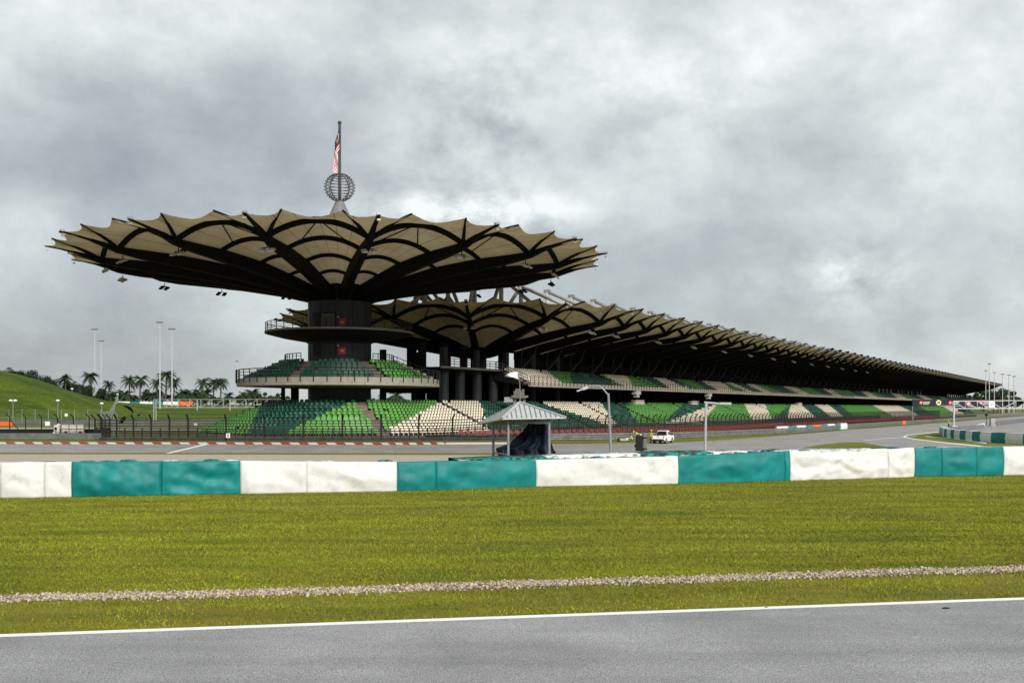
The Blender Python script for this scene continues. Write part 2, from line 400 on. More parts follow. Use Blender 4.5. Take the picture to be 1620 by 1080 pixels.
gravel_m = M('gravel_bed', (0.40, 0.335, 0.275), 0.95, 0.35, 14.0, bump=0.8, bscale=30, stain=((0.25, 0.2, 0.16), 3.0, 0.5, 0.8))
gl = [gp(-500, 717.3), gp(-60, 717.6), gp(300, 718), gp(640, 718.6), gp(780, 719.5), gp(900, 724)]
b = MB()
gn = [(-46, 66), (-34, 62), (-17, 64), (-6, 66), (-1, 68), (4, 76)]
for i in range(5): b.face([(*gn[i], GZ+.006), (*gn[i+1], GZ+.006), (*gl[i+1], GZ+.006), (*gl[i], GZ+.006)])
tag(b.build('gravel_trap', gravel_m), kind='structure')
# grass verges and islands beyond the barrier
sheet('grass_island', gps((1268, 708.5), (1310, 701.5), (1340, 699.3), (1362, 699.3), (1412, 708.5)), GZ+.012, turf_far)
isl = gps((1431, 691.5), (1437, 688.5), (1487, 683.3), (1520, 681), (1545, 681.5), (1640, 690), (1760, 699), (1760, 712), (1560, 706), (1500, 700.5), (1450, 694.8))
sheet('grass_island', isl, GZ+.012, turf_far)
b = MB()
e0 = gps((1428, 691.6), (1450, 695.3), (1500, 701.2), (1560, 707)); e1 = gps((1431, 691.2), (1452, 694.6), (1502, 700.2), (1562, 705.8))
b.grid([[(*p, GZ+.016), (*q, GZ+.016)] for p, q in zip(e0, e1)])
e0 = gps((1431, 691.0), (1437, 688.4), (1487, 683.2)); e1 = gps((1428, 691.4), (1434, 688.0), (1484, 682.8))
b.grid([[(*p, GZ+.016), (*q, GZ+.016)] for p, q in zip(e0, e1)])
e0 = gps((1464, 690.4), (1500, 693.5), (1560, 701.5)); e1 = gps((1465, 689.9), (1501, 692.9), (1561, 700.5))
b.grid([[(*p, GZ+.018), (*q, GZ+.018)] for p, q in zip(e0, e1)])
e0 = gps((262, 717), (322, 702.8)); e1 = gps((269, 717), (330, 702.8))
b.grid([[(*p, GZ+.018), (*q, GZ+.018)] for p, q in zip(e0, e1)])
e0 = gps((1366, 696.6), (1450, 689.8)); e1 = gps((1366, 696.2), (1450, 689.4))
b.grid([[(*p, GZ+.018), (*q, GZ+.018)] for p, q in zip(e0, e1)])
tag(b.build('far_track_lines', line_m), kind='structure')
vp = [(640, 703, 699), (800, 702, 699.5), (920, 701.5, 698.5), (1068, 699.8, 696), (1150, 695.2, 692), (1235, 689.2, 685.6), (1350, 679.2, 676.2), (1498, 668.2, 665.6), (1560, 662.6, 660.6), (1640, 656, 655)]
b = MB(); b.grid([[(*gp(x, y0), GZ+.010), (*gp(x, y1), GZ+.010)] for x, y0, y1 in vp])
tag(b.build('grass_verge', turf_far), kind='structure')
b = MB(); b.grid([[(*gp(x, y0), GZ+.010), (*gp(x, y0-2.0), GZ+.010)] for x, y0 in ((-60, 718.2), (300, 718.6), (700, 719.5), (1000, 720), (1300, 721))])
tag(b.build('grass_verge', turf_far), kind='structure')
b = MB(); b.grid([[(*gp(x, y0), GZ+.010), (*gp(x, y1), GZ+.010)] for x, y0, y1 in ((-200, 700, 693), (0, 700, 694), (100, 700.5, 694.5), (180, 701, 697))])
tag(b.build('grass_verge', turf_far), kind='structure')
# service road and far grass on the left
b = MB(); b.grid([[(*gp(x, y0), GZ+.008), (*gp(x, y1), GZ+.008)] for x, y0, y1 in ((-300, 681, 676.5), (0, 680.5, 676.8), (200, 680.5, 677), (340, 680, 677.5))])
tag(b.build('service_road', M('pale_road', (0.46, 0.46, 0.45), 0.8, 0.1, 0.3)), kind='structure')
b = MB(); b.grid([[(*gp(x, y0), GZ+.006), (*gp(x, y1), GZ+.006)] for x, y0, y1 in ((-900, 676.5, 653), (0, 676.5, 653), (200, 676.5, 653), (600, 676, 653))])
tag(b.build('far_field', turf_far), kind='structure')
# red and white kerb
b = MB(); x = -90.0; k = 0
kr = M('kerb_red', (0.30, 0.035, 0.028), 0.7, 0.15, 2.0); kw = M('kerb_white', (0.58, 0.56, 0.51), 0.7, 0.1, 2.0)
def kerb_y(x): return interp(x, [-90, 300, 640, 760], [702.0, 702.6, 703.4, 702.2])
while x < 700:
    wd = 29.0 if x < 600 else 22.0
    x1 = x+wd/2; b.m = k % 2
    p0, p1 = gp(x, kerb_y(x)), gp(x1, kerb_y(x1))
    q0 = gp(x-4, kerb_y(x)-.9); q1 = gp(x1-4, kerb_y(x1)-.9)
    b.face([(*p0, GZ+.01), (*p1, GZ+.01), (*q1, GZ+.19), (*q0, GZ+.19)])
    b.face([(*q0, GZ+.19), (*q1, GZ+.19), (q1[0], q1[1]+.6, GZ), (q0[0], q0[1]+.6, GZ)])
    x = x1; k += 1
b.m = 0
p0, p1 = gp(x, kerb_y(x)), gp(830, 702.0); b.face([(*p0, GZ+.01), (*p1, GZ+.01), (p1[0], p1[1]+1.2, GZ+.16), (p0[0], p0[1]+1.2, GZ+.2)])
tag(b.build('kerb', [kw, kr]), kind='structure')

# hill on the left
def hill_h(x, y):
    top = interp(x*385/max(y, 300), [-420, -230, -198, -183, -174, -161, -154, -138, -60, 20, 80, 140], [40, 27, 19.0, 14.9, 11.9, 8.3, 6.6, 5.9, 5.2, 4.6, 2.5, 0.1])
    k = interp(x, [-165, -140], [0, 1])
    f = interp(y, [302+k*12, 322+k*18, 385+k*50, 470+k*30, 640], [0, 0.06, 1.0, .93, .6])
    f = f*f*(3-2*f) if f < 1 else 1
    n = mnoise.noise(Vector((x*.03, y*.03, 0)))*1.0+mnoise.noise(Vector((x*.11, y*.11, 3)))*.35
    return GZ-0.2+top*f+n*min(1, top*f*.2)
b = MB(); xs = np.concatenate([np.linspace(-420, -128, 70), np.linspace(-120, 150, 30)]); ys = np.concatenate([np.linspace(298, 400, 40), np.linspace(410, 680, 16)])
b.grid([[(x, y, hill_h(x, y)) for y in ys] for x in xs])
tag(b.build('hill', hill_m, smooth=True), kind='structure')

# ================================================================ GRASS BLADES AND GRAVEL STRIP
GS = np.array([(-40, 10.2), (-16, 14.1), (-8.02, 15.6), (-2.8, 16.35), (2.98, 17.4), (9.55, 18.56), (20, 20.6), (40, 24.5)])
def gs_mid(x): return np.interp(x, GS[:, 0], GS[:, 1])
def wob(x, a, s):
    return sum(np.sin(x*f+s*p)*k for f, k, p in ((0.9, .5, 1.0), (2.3, .3, 2.1), (5.1, .2, .7)))*a
nb = 1000000
lo, hi = math.log(12.6), math.log(45.5)
Y = np.exp(RNG.uniform(lo, hi, nb)); X = RNG.uniform(-1, 1, nb)*(Y*.53+8)
dB = (X-BP.x)*BN.x+(Y-BP.y)*BN.y
dE = (X-EA.x)*EN.x+(Y-EA.y)*EN.y
g0 = gs_mid(X); dg = Y-g0
ing = (dg > -.25+wob(X, .12, 1)) & (dg < .25+wob(X, .13, 4))
keep = (dB < -.02+RNG.uniform(-.1, .12, nb)) & (dE > .10+np.abs(RNG.normal(0, .05, nb))) & (~ing | (RNG.random(nb) < .07))
thin = .5+.5*np.sin(X*1.3+np.sin(Y*2.1)*2+Y*.8)*np.sin(Y*1.7+np.cos(X*.9)*2)
keep &= RNG.random(nb) > np.where(dg < -.3, .90, .30)*(.35+.65*thin)
X, Y = X[keep], Y[keep]; n = len(X)
hgt = RNG.uniform(.016, .042, n)
wd = RNG.uniform(.005, .010, n)*np.clip(Y/18, .8, 1.4)
an = RNG.uniform(0, 2*np.pi, n); ln = RNG.normal(0, .7, (n, 2))*hgt[:, None]
V = np.zeros((n, 3, 3)); cx, sy = np.cos(an)*wd, np.sin(an)*wd
V[:, 0] = np.stack([X-cx, Y-sy, np.zeros(n)], 1); V[:, 1] = np.stack([X+cx, Y+sy, np.zeros(n)], 1)
V[:, 2] = np.stack([X+ln[:, 0], Y+ln[:, 1], hgt], 1)
o = np_mesh('grass', V.reshape(-1, 3), np.arange(n*3).reshape(-1, 3), blade)
tag(o, 'short yellow green mown grass between the track and the tyre barrier', 'grass', kind='stuff')
# stones
t_ = (1+5**.5)/2
IV = np.array([(-1, t_, 0), (1, t_, 0), (-1, -t_, 0), (1, -t_, 0), (0, -1, t_), (0, 1, t_), (0, -1, -t_), (0, 1, -t_), (t_, 0, -1), (t_, 0, 1), (-t_, 0, -1), (-t_, 0, 1)])/1.9
IF = np.array([(0, 11, 5), (0, 5, 1), (0, 1, 7), (0, 7, 10), (0, 10, 11), (1, 5, 9), (5, 11, 4), (11, 10, 2), (10, 7, 6), (7, 1, 8), (3, 9, 4), (3, 4, 2), (3, 2, 6), (3, 6, 8), (3, 8, 9), (4, 9, 5), (2, 4, 11), (6, 2, 10), (8, 6, 7), (9, 8, 1)])
ns = 32000
X = RNG.uniform(-20, 21, ns); off = np.clip(RNG.normal(0, .155, ns), -.6, .6)
Y = gs_mid(X)+off+wob(X, .07, 2)
sz = RNG.uniform(.009, .026, ns)*np.where(RNG.random(ns) < .06, 1.5, 1)
V = IV[None]*sz[:, None, None]*RNG.uniform(.6, 1.3, (ns, 1, 3))*RNG.uniform(.8, 1.2, (ns, 12, 1))
c, s = np.cos(RNG.uniform(0, 6.28, ns))[:, None], np.sin(RNG.uniform(0, 6.28, ns))[:, None]
c2 = np.sqrt(1-np.clip(s, -1, 1)**2)
V = np.stack([V[..., 0]*c2-V[..., 1]*s+X[:, None], V[..., 0]*s+V[..., 1]*c2+Y[:, None], V[..., 2]+.012+(.022*np.exp(-(off/.2)**2)*RNG.random(ns))[:, None]], 2)
st = bpy.data.materials.new('pale_stones'); st.use_nodes = True; nt = st.node_tree; bb = nt.nodes['Principled BSDF']; bb.inputs['Roughness'].default_value = .9
g = nt.nodes.new('ShaderNodeNewGeometry'); rp = nt.nodes.new('ShaderNodeValToRGB')
rp.color_ramp.elements[0].color = (.10, .07, .05, 1); rp.color_ramp.elements[1].color = (.52, .44, .34, 1)
q = rp.color_ramp.elements.new(.45); q.color = (.30, .235, .165, 1)
nt.links.new(g.outputs['Random Per Island'], rp.inputs[0]); nt.links.new(rp.outputs[0], bb.inputs['Base Color'])
Fi = (IF[None]+(np.arange(ns)*12)[:, None, None]).reshape(-1, 3)
tag(np_mesh('gravel', V.reshape(-1, 3), Fi, st), 'strip of loose pale stones crossing the foreground grass', 'gravel', kind='stuff')
b = MB(); xs = np.linspace(-30, 32, 120)
b.grid([[(x, gs_mid(x)-.22+wob(x, .09, 1), .004), (x, gs_mid(x)+.22+wob(x, .10, 4), .004)] for x in xs])
tag(b.build('gravel_bed_strip', gravel_m), kind='structure')

# ================================================================ TYRE BARRIER
BAR = np.array([(-700, 806, 738), (-260, 793, 733.5), (0, 787.5, 731.8), (113, 786, 731), (255, 783, 730), (380, 780.8, 729.2), (485, 779, 730.5), (628, 776.6, 731), (690, 775, 729.5), (848, 769.4, 727.8),
                (1073, 765, 722), (1250, 760, 713.5), (1405, 755.5, 709.8), (1447, 754, 709), (1545, 752.4, 707.8), (1588, 751.6, 707), (1700, 748.5, 705.5), (1900, 744, 703), (2500, 735, 698.5)])
def bar_at(x):
    yb = interp(x, BAR[:, 0], BAR[:, 1]); yt = interp(x, BAR[:, 0], BAR[:, 2])
    Yb = F*CAMZ/(yb-HY); return Vector(((x-810)/F*Yb, Yb, 0)), CAMZ-(yt-HY)/F*Yb
cov_w = M('white_belt_cover', (0.60, 0.605, 0.59), 0.6, 0.05, 1.6, bump=0.12, bscale=6, stain=((0.44, 0.43, 0.40), 2.6, 0.52, 0.80), speck=((.10, .10, .09), 26, .69))
cov_t = M('teal_belt_cover', (0.002, 0.165, 0.160), 0.55, 0.22, 1.3, bump=0.12, bscale=6, stain=((0.008, 0.20, 0.205), 1.8, 0.50, 0.75), speck=((.01, .05, .05), 24, .68))
ty_w = M('white_painted_tyre', (0.62, 0.64, 0.62), 0.7, 0.25, 2.5, stain=((0.04, 0.04, 0.04), 3.0, 0.5, 0.62))
ty_t = M('teal_painted_tyre', (0.01, 0.24, 0.22), 0.7, 0.25, 2.5, stain=((0.012, 0.02, 0.02), 3.0, 0.42, 0.56))
def tyre_mesh(mat):
    b = MB(); prof = []; z = 0
    for k in range(5):
        prof += [(.22, z+.02), (.285, z+.04), (.30, z+.1), (.285, z+.16), (.22, z+.19)]; z += .2
    prof += [(.16, z-.02), (.15, z-.12), (.0, z-.14)]
    b.lathe((0, 0, 0), prof, 14); o = b.build('tyre_stack', mat, smooth=True); me = o.data; bpy.data.objects.remove(o); return me
TY = {'w': tyre_mesh(ty_w), 't': tyre_mesh(ty_t)}
SECS = [(-600, 113, 'w', [-600, -250, 0, 70, 113], 'white tyre barrier section at the left edge of the foreground row', .07),
        (113, 380, 't', [113, 255, 380], 'dented teal tyre barrier section with one seam, leftmost of the teal ones', .12),
        (380, 628, 'w', [380, 485, 628], 'white tyre barrier section with a seam, between the two teal ones left of the hut', .08),
        (628, 848, 't', [628, 690, 848], 'teal tyre barrier section in front of the tin roofed hut', .05),
        (848, 1073, 'w', [848, 1073], 'smooth seamless white tyre barrier section in front of the bent street lamp', .05),
        (1073, 1250, 't', [1073, 1242, 1250], 'teal tyre barrier section in front of the straight lamp post with flat arm', .06),
        (1250, 1447, 'w', [1250, 1405, 1447], 'badly crumpled white tyre barrier section with sagging top edge', .17),
        (1447, 1588, 't', [1447, 1490, 1545, 1588], 'teal tyre barrier section with two seams, rightmost of the teal ones', .07),
        (1588, 2300, 'w', [1588, 1700, 1950, 2300], 'white tyre barrier section at the right edge of the foreground row', .07)]
def bnorm(x):
    a, _ = bar_at(x-8); c, _ = bar_at(x+8); d = (c-a).normalized(); return Vector((d.y, -d.x, 0))   # towards the camera
for si, (xa, xb, cc, seams, lab, amp) in enumerate(SECS):
    p0, h0 = bar_at((xa+xb)/2)
    root = thing('tyre_barrier', lab, 'tyre barrier', (p0.x, p0.y+.3, 0), 'teal and white tyre barrier along the grass')
    for u0, u1 in zip(seams[:-1], seams[1:]):
        L0, _ = bar_at(u0); L1, _ = bar_at(u1); nx = max(4, int((L1-L0).length/.09)); b = MB(); P = []
        sd = si*7.3+u0*.01
        for i in range(nx+1):
            t = i/nx; x = u0+(u1-u0)*t; p, h = bar_at(x); nn = bnorm(x); row = []
            edge = min(1, min(t, 1-t)*(u1-u0)/14.0)
            if amp > .15: h += .07*mnoise.noise(Vector((x*.035, 9, sd)))-.09*max(0, math.sin((x-1260)/38.0))
            for j in range(15):
                v = j/14; q = Vector((p.x*1.0, p.y, 0))
                m1 = mnoise.noise(Vector((x*.012, v*1.1, sd)))+.6*mnoise.noise(Vector((x*.03+v*1.2, v*2.4, sd+4)))
                m1 += .22*mnoise.noise(Vector((x*.09, v*5, sd+8)))
                if cc == 't': m1 += .5*abs(mnoise.noise(Vector((x*.016-v*.9, v*1.3, sd+2))))
                if amp > .15: m1 += .5*abs(mnoise.noise(Vector((x*.06, v*4, sd+6))))
                bul = amp*(2.0 if amp < .15 else 1.5)*m1*(.35+.65*math.sin(math.pi*min(1, v*.9+.08)))*(.15+.85*edge)-.03*(1-edge)+.05*math.sin(math.pi*v)
                row.append(q+nn*bul+Vector((0, 0, -.03+(h+.03)*v)))
            for k in (1, 2, 3):
                row.append(row[14]-nn*(.06*k)+Vector((0, 0, .015 if k < 3 else -.03)))
            P.append(row)
        b.grid(P)
        o = b.build('belt_cover', cov_w if cc == 'w' else cov_t, root, smooth=True)
        sm = o.modifiers.new('thickness', 'SOLIDIFY'); sm.thickness = .015; sm.offset = 1
    La, _ = bar_at(xa); Lb, _ = bar_at(xb); nt_ = max(2, int((Lb-La).length/.62))
    for r_ in (0, 1):
        for i in range(nt_):
            x = xa+(xb-xa)*(i+.5)/nt_; p, h = bar_at(x); nn = bnorm(x)
            q = p-nn*(.50+.64*r_)+nn*random.uniform(-.05, .05)
            k = cc if random.random() < .8 else ('t' if cc == 'w' else 'w')
            o = bpy.data.objects.new('tyre_stack', TY[k]); COL.objects.link(o); o.parent = root
            o.location = q-origin(root); o.scale = (1, 1, h-.06+random.uniform(-.06, .05)+(.05*r_ if k == 't' else .01)); o.rotation_euler = (0, 0, random.uniform(0, 6))
# second row with belt topping, right of the hut, on posts
root = thing('guard_rail', 'low guard rail with patchy white and teal belt top, right behind the tyre barrier', 'guard rail', (6, 41.5, 0))
xs = np.arange(752, 1800, 7.0)
def rear(x, d, z):
    p, h = bar_at(x); return p-bnorm(x)*d+Vector((0, 0, z))
def rz(x): return interp(x, [750, 950, 1100, 1300, 1700], [.97, 1.08, 1.13, 1.12, 1.13])+.035*mnoise.noise(Vector((x*.05, 1, 2)))
def is_teal(x): return x < 880 or 1035 < x < 1160 or 1250 < x < 1290 or 1420 < x < 1480
run = [xs[0]]
for i, x in enumerate(xs[1:]):
    run.append(x)
    if i == len(xs)-2 or is_teal(x) != is_teal(run[0]) or len(run) > 18:
        b = MB(); b.grid([[rear(q, 1.75, rz(q)-.10), rear(q, 1.75, rz(q)), rear(q, 2.9, rz(q)+.05), rear(q, 2.9, rz(q)-.1)] for q in run])
        b.build('belt_top', ty_t if is_teal(run[0]) else ty_w, root, smooth=True); run = [x]
for x in np.arange(760, 1800, 55.0):
    b = MB(); b.bar(rear(x, 2.2, 0), rear(x, 2.2, 1.02), .12, .12); b.build('post', galv_dark, root)
b = MB(); P = []
for x0 in np.arange(752, 1800, 40.0): P.append([rear(x0, 1.97, .6), rear(x0, 1.97, .84), rear(x0, 2.03, .84), rear(x0, 2.03, .6), rear(x0, 1.97, .6)])
b.grid(P); b.build('rail_beam', galv, root)

# ================================================================ MARSHAL HUT
hr = thing('marshal_hut', 'small open hut with grey tin hip roof and navy tarpaulin behind the barrier', 'hut', (.35, 43.6, 0))
C = {'FL': Vector((-.40, 42.0, 2.555)), 'FR': Vector((2.28, 42.2, 2.6)), 'BR': Vector((1.35, 45.2, 2.52)), 'BL': Vector((-1.51, 45.0, 2.30))}
AP = Vector((.354, 43.6, 3.24))
tin = M('grey_tin_roof', (0.44, 0.45, 0.445), 0.5, 0.12, 3.0, metal=0.1)
b = MB()
for a, c in (('FL', 'FR'), ('FR', 'BR'), ('BR', 'BL'), ('BL', 'FL')):
    A, B_ = C[a], C[c]; n = (B_-A).cross(AP-A).normalized()
    b.face([A, B_, AP]); b.face([B_-Vector((0, 0, .05)), A-Vector((0, 0, .05)), AP-Vector((0, 0, .05))]); b.face([A, A-Vector((0, 0, .05)), B_-Vector((0, 0, .05)), B_])
rf = b.build('roof', tin, hr)
b = MB()
for a, c, k in (('FL', 'FR', 13), ('BL', 'FL', 12), ('FR', 'BR', 12)):
    A, B_ = C[a], C[c]; e = (B_-A)
    up = (AP-A); m = up-e*(up.dot(e)/e.length_squared)       # straight up the slope
    ta = up.dot(e)/e.length_squared
    n = e.cross(up).normalized()
    for i in range(1, k):
        t = i/k; f_ = t/ta if t < ta else (1-t)/(1-ta)
        s0 = A+e*t+n*.012; s1 = s0+m*min(f_, 1)*.97
        b.bar(s0, s1, .035, .035, n)
b.build('standing_seam', M('tin_seam_shadow', (.16, .165, .17), .6, .1), rf)  # seams coloured dark to stand for the shadow gaps between sheets
b = MB()
for k in C: b.bar(C[k]+Vector((0, 0, .02)), AP+Vector((0, 0, .03)), .14, .03)
b.build('hip_cap', tin, rf)
posts = {'FL': (-.16, 42.5), 'FR': (1.59, 42.5), 'BL': (-.835, 44.6), 'BR': (1.02, 44.6)}
for k, (x, y) in posts.items():
    b = MB(); b.tube([(x, y, 0), (x, y, C[k].z-.02)], .055, 10); b.build('post', galv if k[0] == 'F' else galv_dark, hr)  # rear posts take a darker steel to paint in the roof's shade
b = MB()
for a, c in (('FL', 'FR'), ('FL', 'BL'), ('BL', 'BR'), ('FR', 'BR')):
    za = 2.40; zb = 2.40
    b.bar((*posts[a], za if a != 'BL' else 2.28), (*posts[c], zb if c != 'BL' else 2.28), .08, .14)
b.build('eave_beam', galv_dark, hr)
for z in (.45, 1.0):
    for a, c in (('BL', 'BR'), ('BL', 'FL')):
        b = MB(); b.tube([(*posts[a], z), (*posts[c], z)], .03, 8); b.build('side_rail', galv, hr)
tarp_m = M('navy_tarpaulin', (0.006, 0.009, 0.022), 0.55, 0.4, 2.0, spec=0.2, stain=((0.05, 0.07, 0.16), 1.6, 0.58, 0.75))
b = MB(); P = []
for i in range(36):
    v = i/35; row = []
    xl = interp(v, [0, .25, .55, .68, 1], [838, 826, 806, 784, 792]); xr = interp(v, [0, .3, .7, 1], [862, 867, 876, 888])
    for j in range(40):
        u = j/39; x = xl+(xr-xl)*u; y = 667+(729-667)*v+ (4*math.sin(u*3.1) if v < .3 else 0)
        dep = 44.1-.9*u*v+.10*math.sin(u*26+v*3)*(.3+v)+.12*mnoise.noise(Vector((u*5, v*4, 1)))
        row.append(at(x, y, dep))
    P.append(row)
b.grid(P); o = b.build('tarpaulin', tarp_m, hr, smooth=True)
sm = o.modifiers.new('thickness', 'SOLIDIFY'); sm.thickness = .01
b = MB(); b.box((.1, 44.0, .22), (1.9, .7, .44)); b.build('bench', M('brown_board', (0.14, 0.10, 0.07), 0.8, 0.2, 3.0), hr)
pr = thing('pennant_flag', 'white pennant on a thin bent pole above the hut roof', 'flag', (.354, 43.6, 3.24))
b = MB(); b.tube([(.354, 43.6, 3.2), (.345, 43.6, 3.9), at(821.3, 588, 43.6)], [.028, .022, .018], 8); b.build('pole', galv_dark, pr)
b = MB(); P = []
for i in range(12):
    u = i/11; row = []
    for j in range(7):
        v = j/6; x = 821.5-23.5*u; y0 = interp(u, [0, .35, .7, 1], [588.3, 588.2, 590.5, 594.6]); y1 = interp(u, [0, .35, .7, 1], [601, 597, 596.2, 594.9])
        row.append(at(x, y0+(y1-y0)*v, 43.6+.09*math.sin(u*6+v*1.5)))
    P.append(row)
b.grid(P); o = b.build('cloth', M('white_cloth', (0.62, 0.63, 0.62), 0.8, 0.1, 4.0), pr, smooth=True)
sm = o.modifiers.new('thickness', 'SOLIDIFY'); sm.thickness = .006

# ================================================================ LAMPS AND SIGNAL BEHIND THE BARRIER
Yl = 60.0; g = gz(*at(965, 724, Yl)[:2])
a = at(966.8, 724, Yl); rt = thing('street_lamp', 'grey street lamp with bent arm and long flat head right of the hut', 'street lamp', (a.x, a.y, g))
b = MB(); top = at(962.4, 622, Yl); b.tube([(a.x, a.y, g), a, (a+top)/2, top], [.10, .095, .085, .07], 10); b.build('pole', galv, rt)
b = MB(); b.tube([top-Vector((0, 0, .12)), at(954, 615, Yl), at(946.5, 610, Yl), at(932, 611, Yl)], [.05, .045, .04, .04], 8); b.build('arm', galv, rt)
b = MB(); A, B_ = at(930.5, 612, Yl), at(912.5, 618.6, Yl); b.bar(A, (A+B_)/2, .22, .16); b.bar((A+B_)/2, B_, .16, .08); b.build('lamp_head', M('pale_lamp_shell', (.42, .43, .42), .4, .05), rt)
b = MB(); b.tube([top-Vector((.02, 0, 1.15)), at(955, 644, Yl), at(946, 640, Yl)], .025, 6); b.build('side_bracket', galv_dark, rt)
a = at(1115.5, 719, Yl); g = gz(a.x, a.y); top = at(1116.8, 636, Yl)
rt = thing('lamp_post', 'pale straight lamp post with flat horizontal arm pointing right', 'lamp post', (a.x, a.y, g))
b = MB(); b.tube([(a.x, a.y, g), a, top], [.085, .08, .07], 10); b.build('pole', M('pale_post', (.36, .37, .37), .5, .08), rt)
b = MB(); b.bar(top-Vector((.1, 0, 0)), at(1138, 638, Yl), .12, .10); b.bar(at(1138, 638, Yl), at(1156.5, 638.2, Yl), .2, .14); b.bar(top-Vector((0, 0, .28)), at(1120, 638.5, Yl), .06, .06); b.build('arm', MATS['pale_post'], rt)
Ys = 50.0; a = at(1019.5, 720, Ys); g = gz(a.x, a.y)
rt = thing('signal_post', 'black signal box on a fat grey post behind the white barrier section', 'signal', (a.x, a.y, g))
b = MB(); b.tube([(a.x, a.y, g), a, at(1019.5, 686, Ys)], .125, 14); b.lathe(at(1019.5, 717, Ys), [(.125, 0), (.16, .02), (.16, .10), (.125, .12)], 14); b.build('post', M('post_grey', (.13, .13, .13), .5, .15), rt)
b = MB(); b.bar(at(1010.8, 713, Ys), at(1010.8, 688.5, Ys), .32, .30); b.bar(at(1006.2, 707, Ys), at(1006.2, 703, Ys), .16, .14); b.build('signal_box', black_m, rt)
b = MB(); b.bar(at(1015.6, 714, Ys), at(1015.6, 686.5, Ys), .05, .2); b.build('back_plate', M('pale_plate', (.5, .5, .5), .4, .05), rt)
b = MB()
for y in (692, 709.5): b.lathe(at(1019.5, y, Ys), [(.127, -.03), (.145, -.03), (.145, .03), (.127, .03)], 14)
b.build('clamp_band', black_m, rt)
b = MB(); A = at(1024, 721, Ys-.3); b.lathe(A, [(.0, -.14), (.11, -.12), (.15, 0), (.11, .12), (0, .14)], 16); b.bar(A-Vector((0, 0, 1.0)), A-Vector((0, 0, .1)), .06, .06)
b.build('round_white_mount', white_m, rt)
# ================================================================ MEMBRANE ROOFS
mem = bpy.data.materials.new('tan_membrane'); mem.use_nodes = True
nt = mem.node_tree; N = nt.nodes; L = nt.links
N.remove(N['Principled BSDF'])
uvn = N.new('ShaderNodeUVMap'); sp = N.new('ShaderNodeSeparateXYZ'); L.new(uvn.outputs[0], sp.inputs[0])
fr = N.new('ShaderNodeMath'); fr.operation = 'FRACT'; L.new(sp.outputs[0], fr.inputs[0])
ab = N.new('ShaderNodeMath'); ab.operation = 'LESS_THAN'; ab.inputs[1].default_value = 0.045; L.new(fr.outputs[0], ab.inputs[0])
tcn = N.new('ShaderNodeTexCoord'); nz = N.new('ShaderNodeTexNoise'); nz.inputs['Scale'].default_value = 0.35; nz.inputs['Detail'].default_value = 7
L.new(tcn.outputs['Object'], nz.inputs['Vector'])
rp = N.new('ShaderNodeValToRGB'); rp.color_ramp.elements[0].position = .3; rp.color_ramp.elements[1].position = .72
rp.color_ramp.elements[0].color = (0.42, 0.335, 0.205, 1); rp.color_ramp.elements[1].color = (0.54, 0.44, 0.285, 1); L.new(nz.outputs['Fac'], rp.inputs[0])
mx = N.new('ShaderNodeMixRGB'); mx.blend_type = 'MULTIPLY'; mx.inputs['Color2'].default_value = (.45, .4, .35, 1)
L.new(ab.outputs[0], mx.inputs['Fac']); L.new(rp.outputs[0], mx.inputs['Color1'])
df = N.new('ShaderNodeBsdfDiffuse'); tr = N.new('ShaderNodeBsdfTranslucent'); ms = N.new('ShaderNodeMixShader'); ms.inputs[0].default_value = 0.24
L.new(mx.outputs[0], df.inputs['Color']); L.new(mx.outputs[0], tr.inputs['Color'])
L.new(df.outputs[0], ms.inputs[1]); L.new(tr.outputs[0], ms.inputs[2]); L.new(ms.outputs[0], N['Material Output'].inputs['Surface'])
MEM = mem

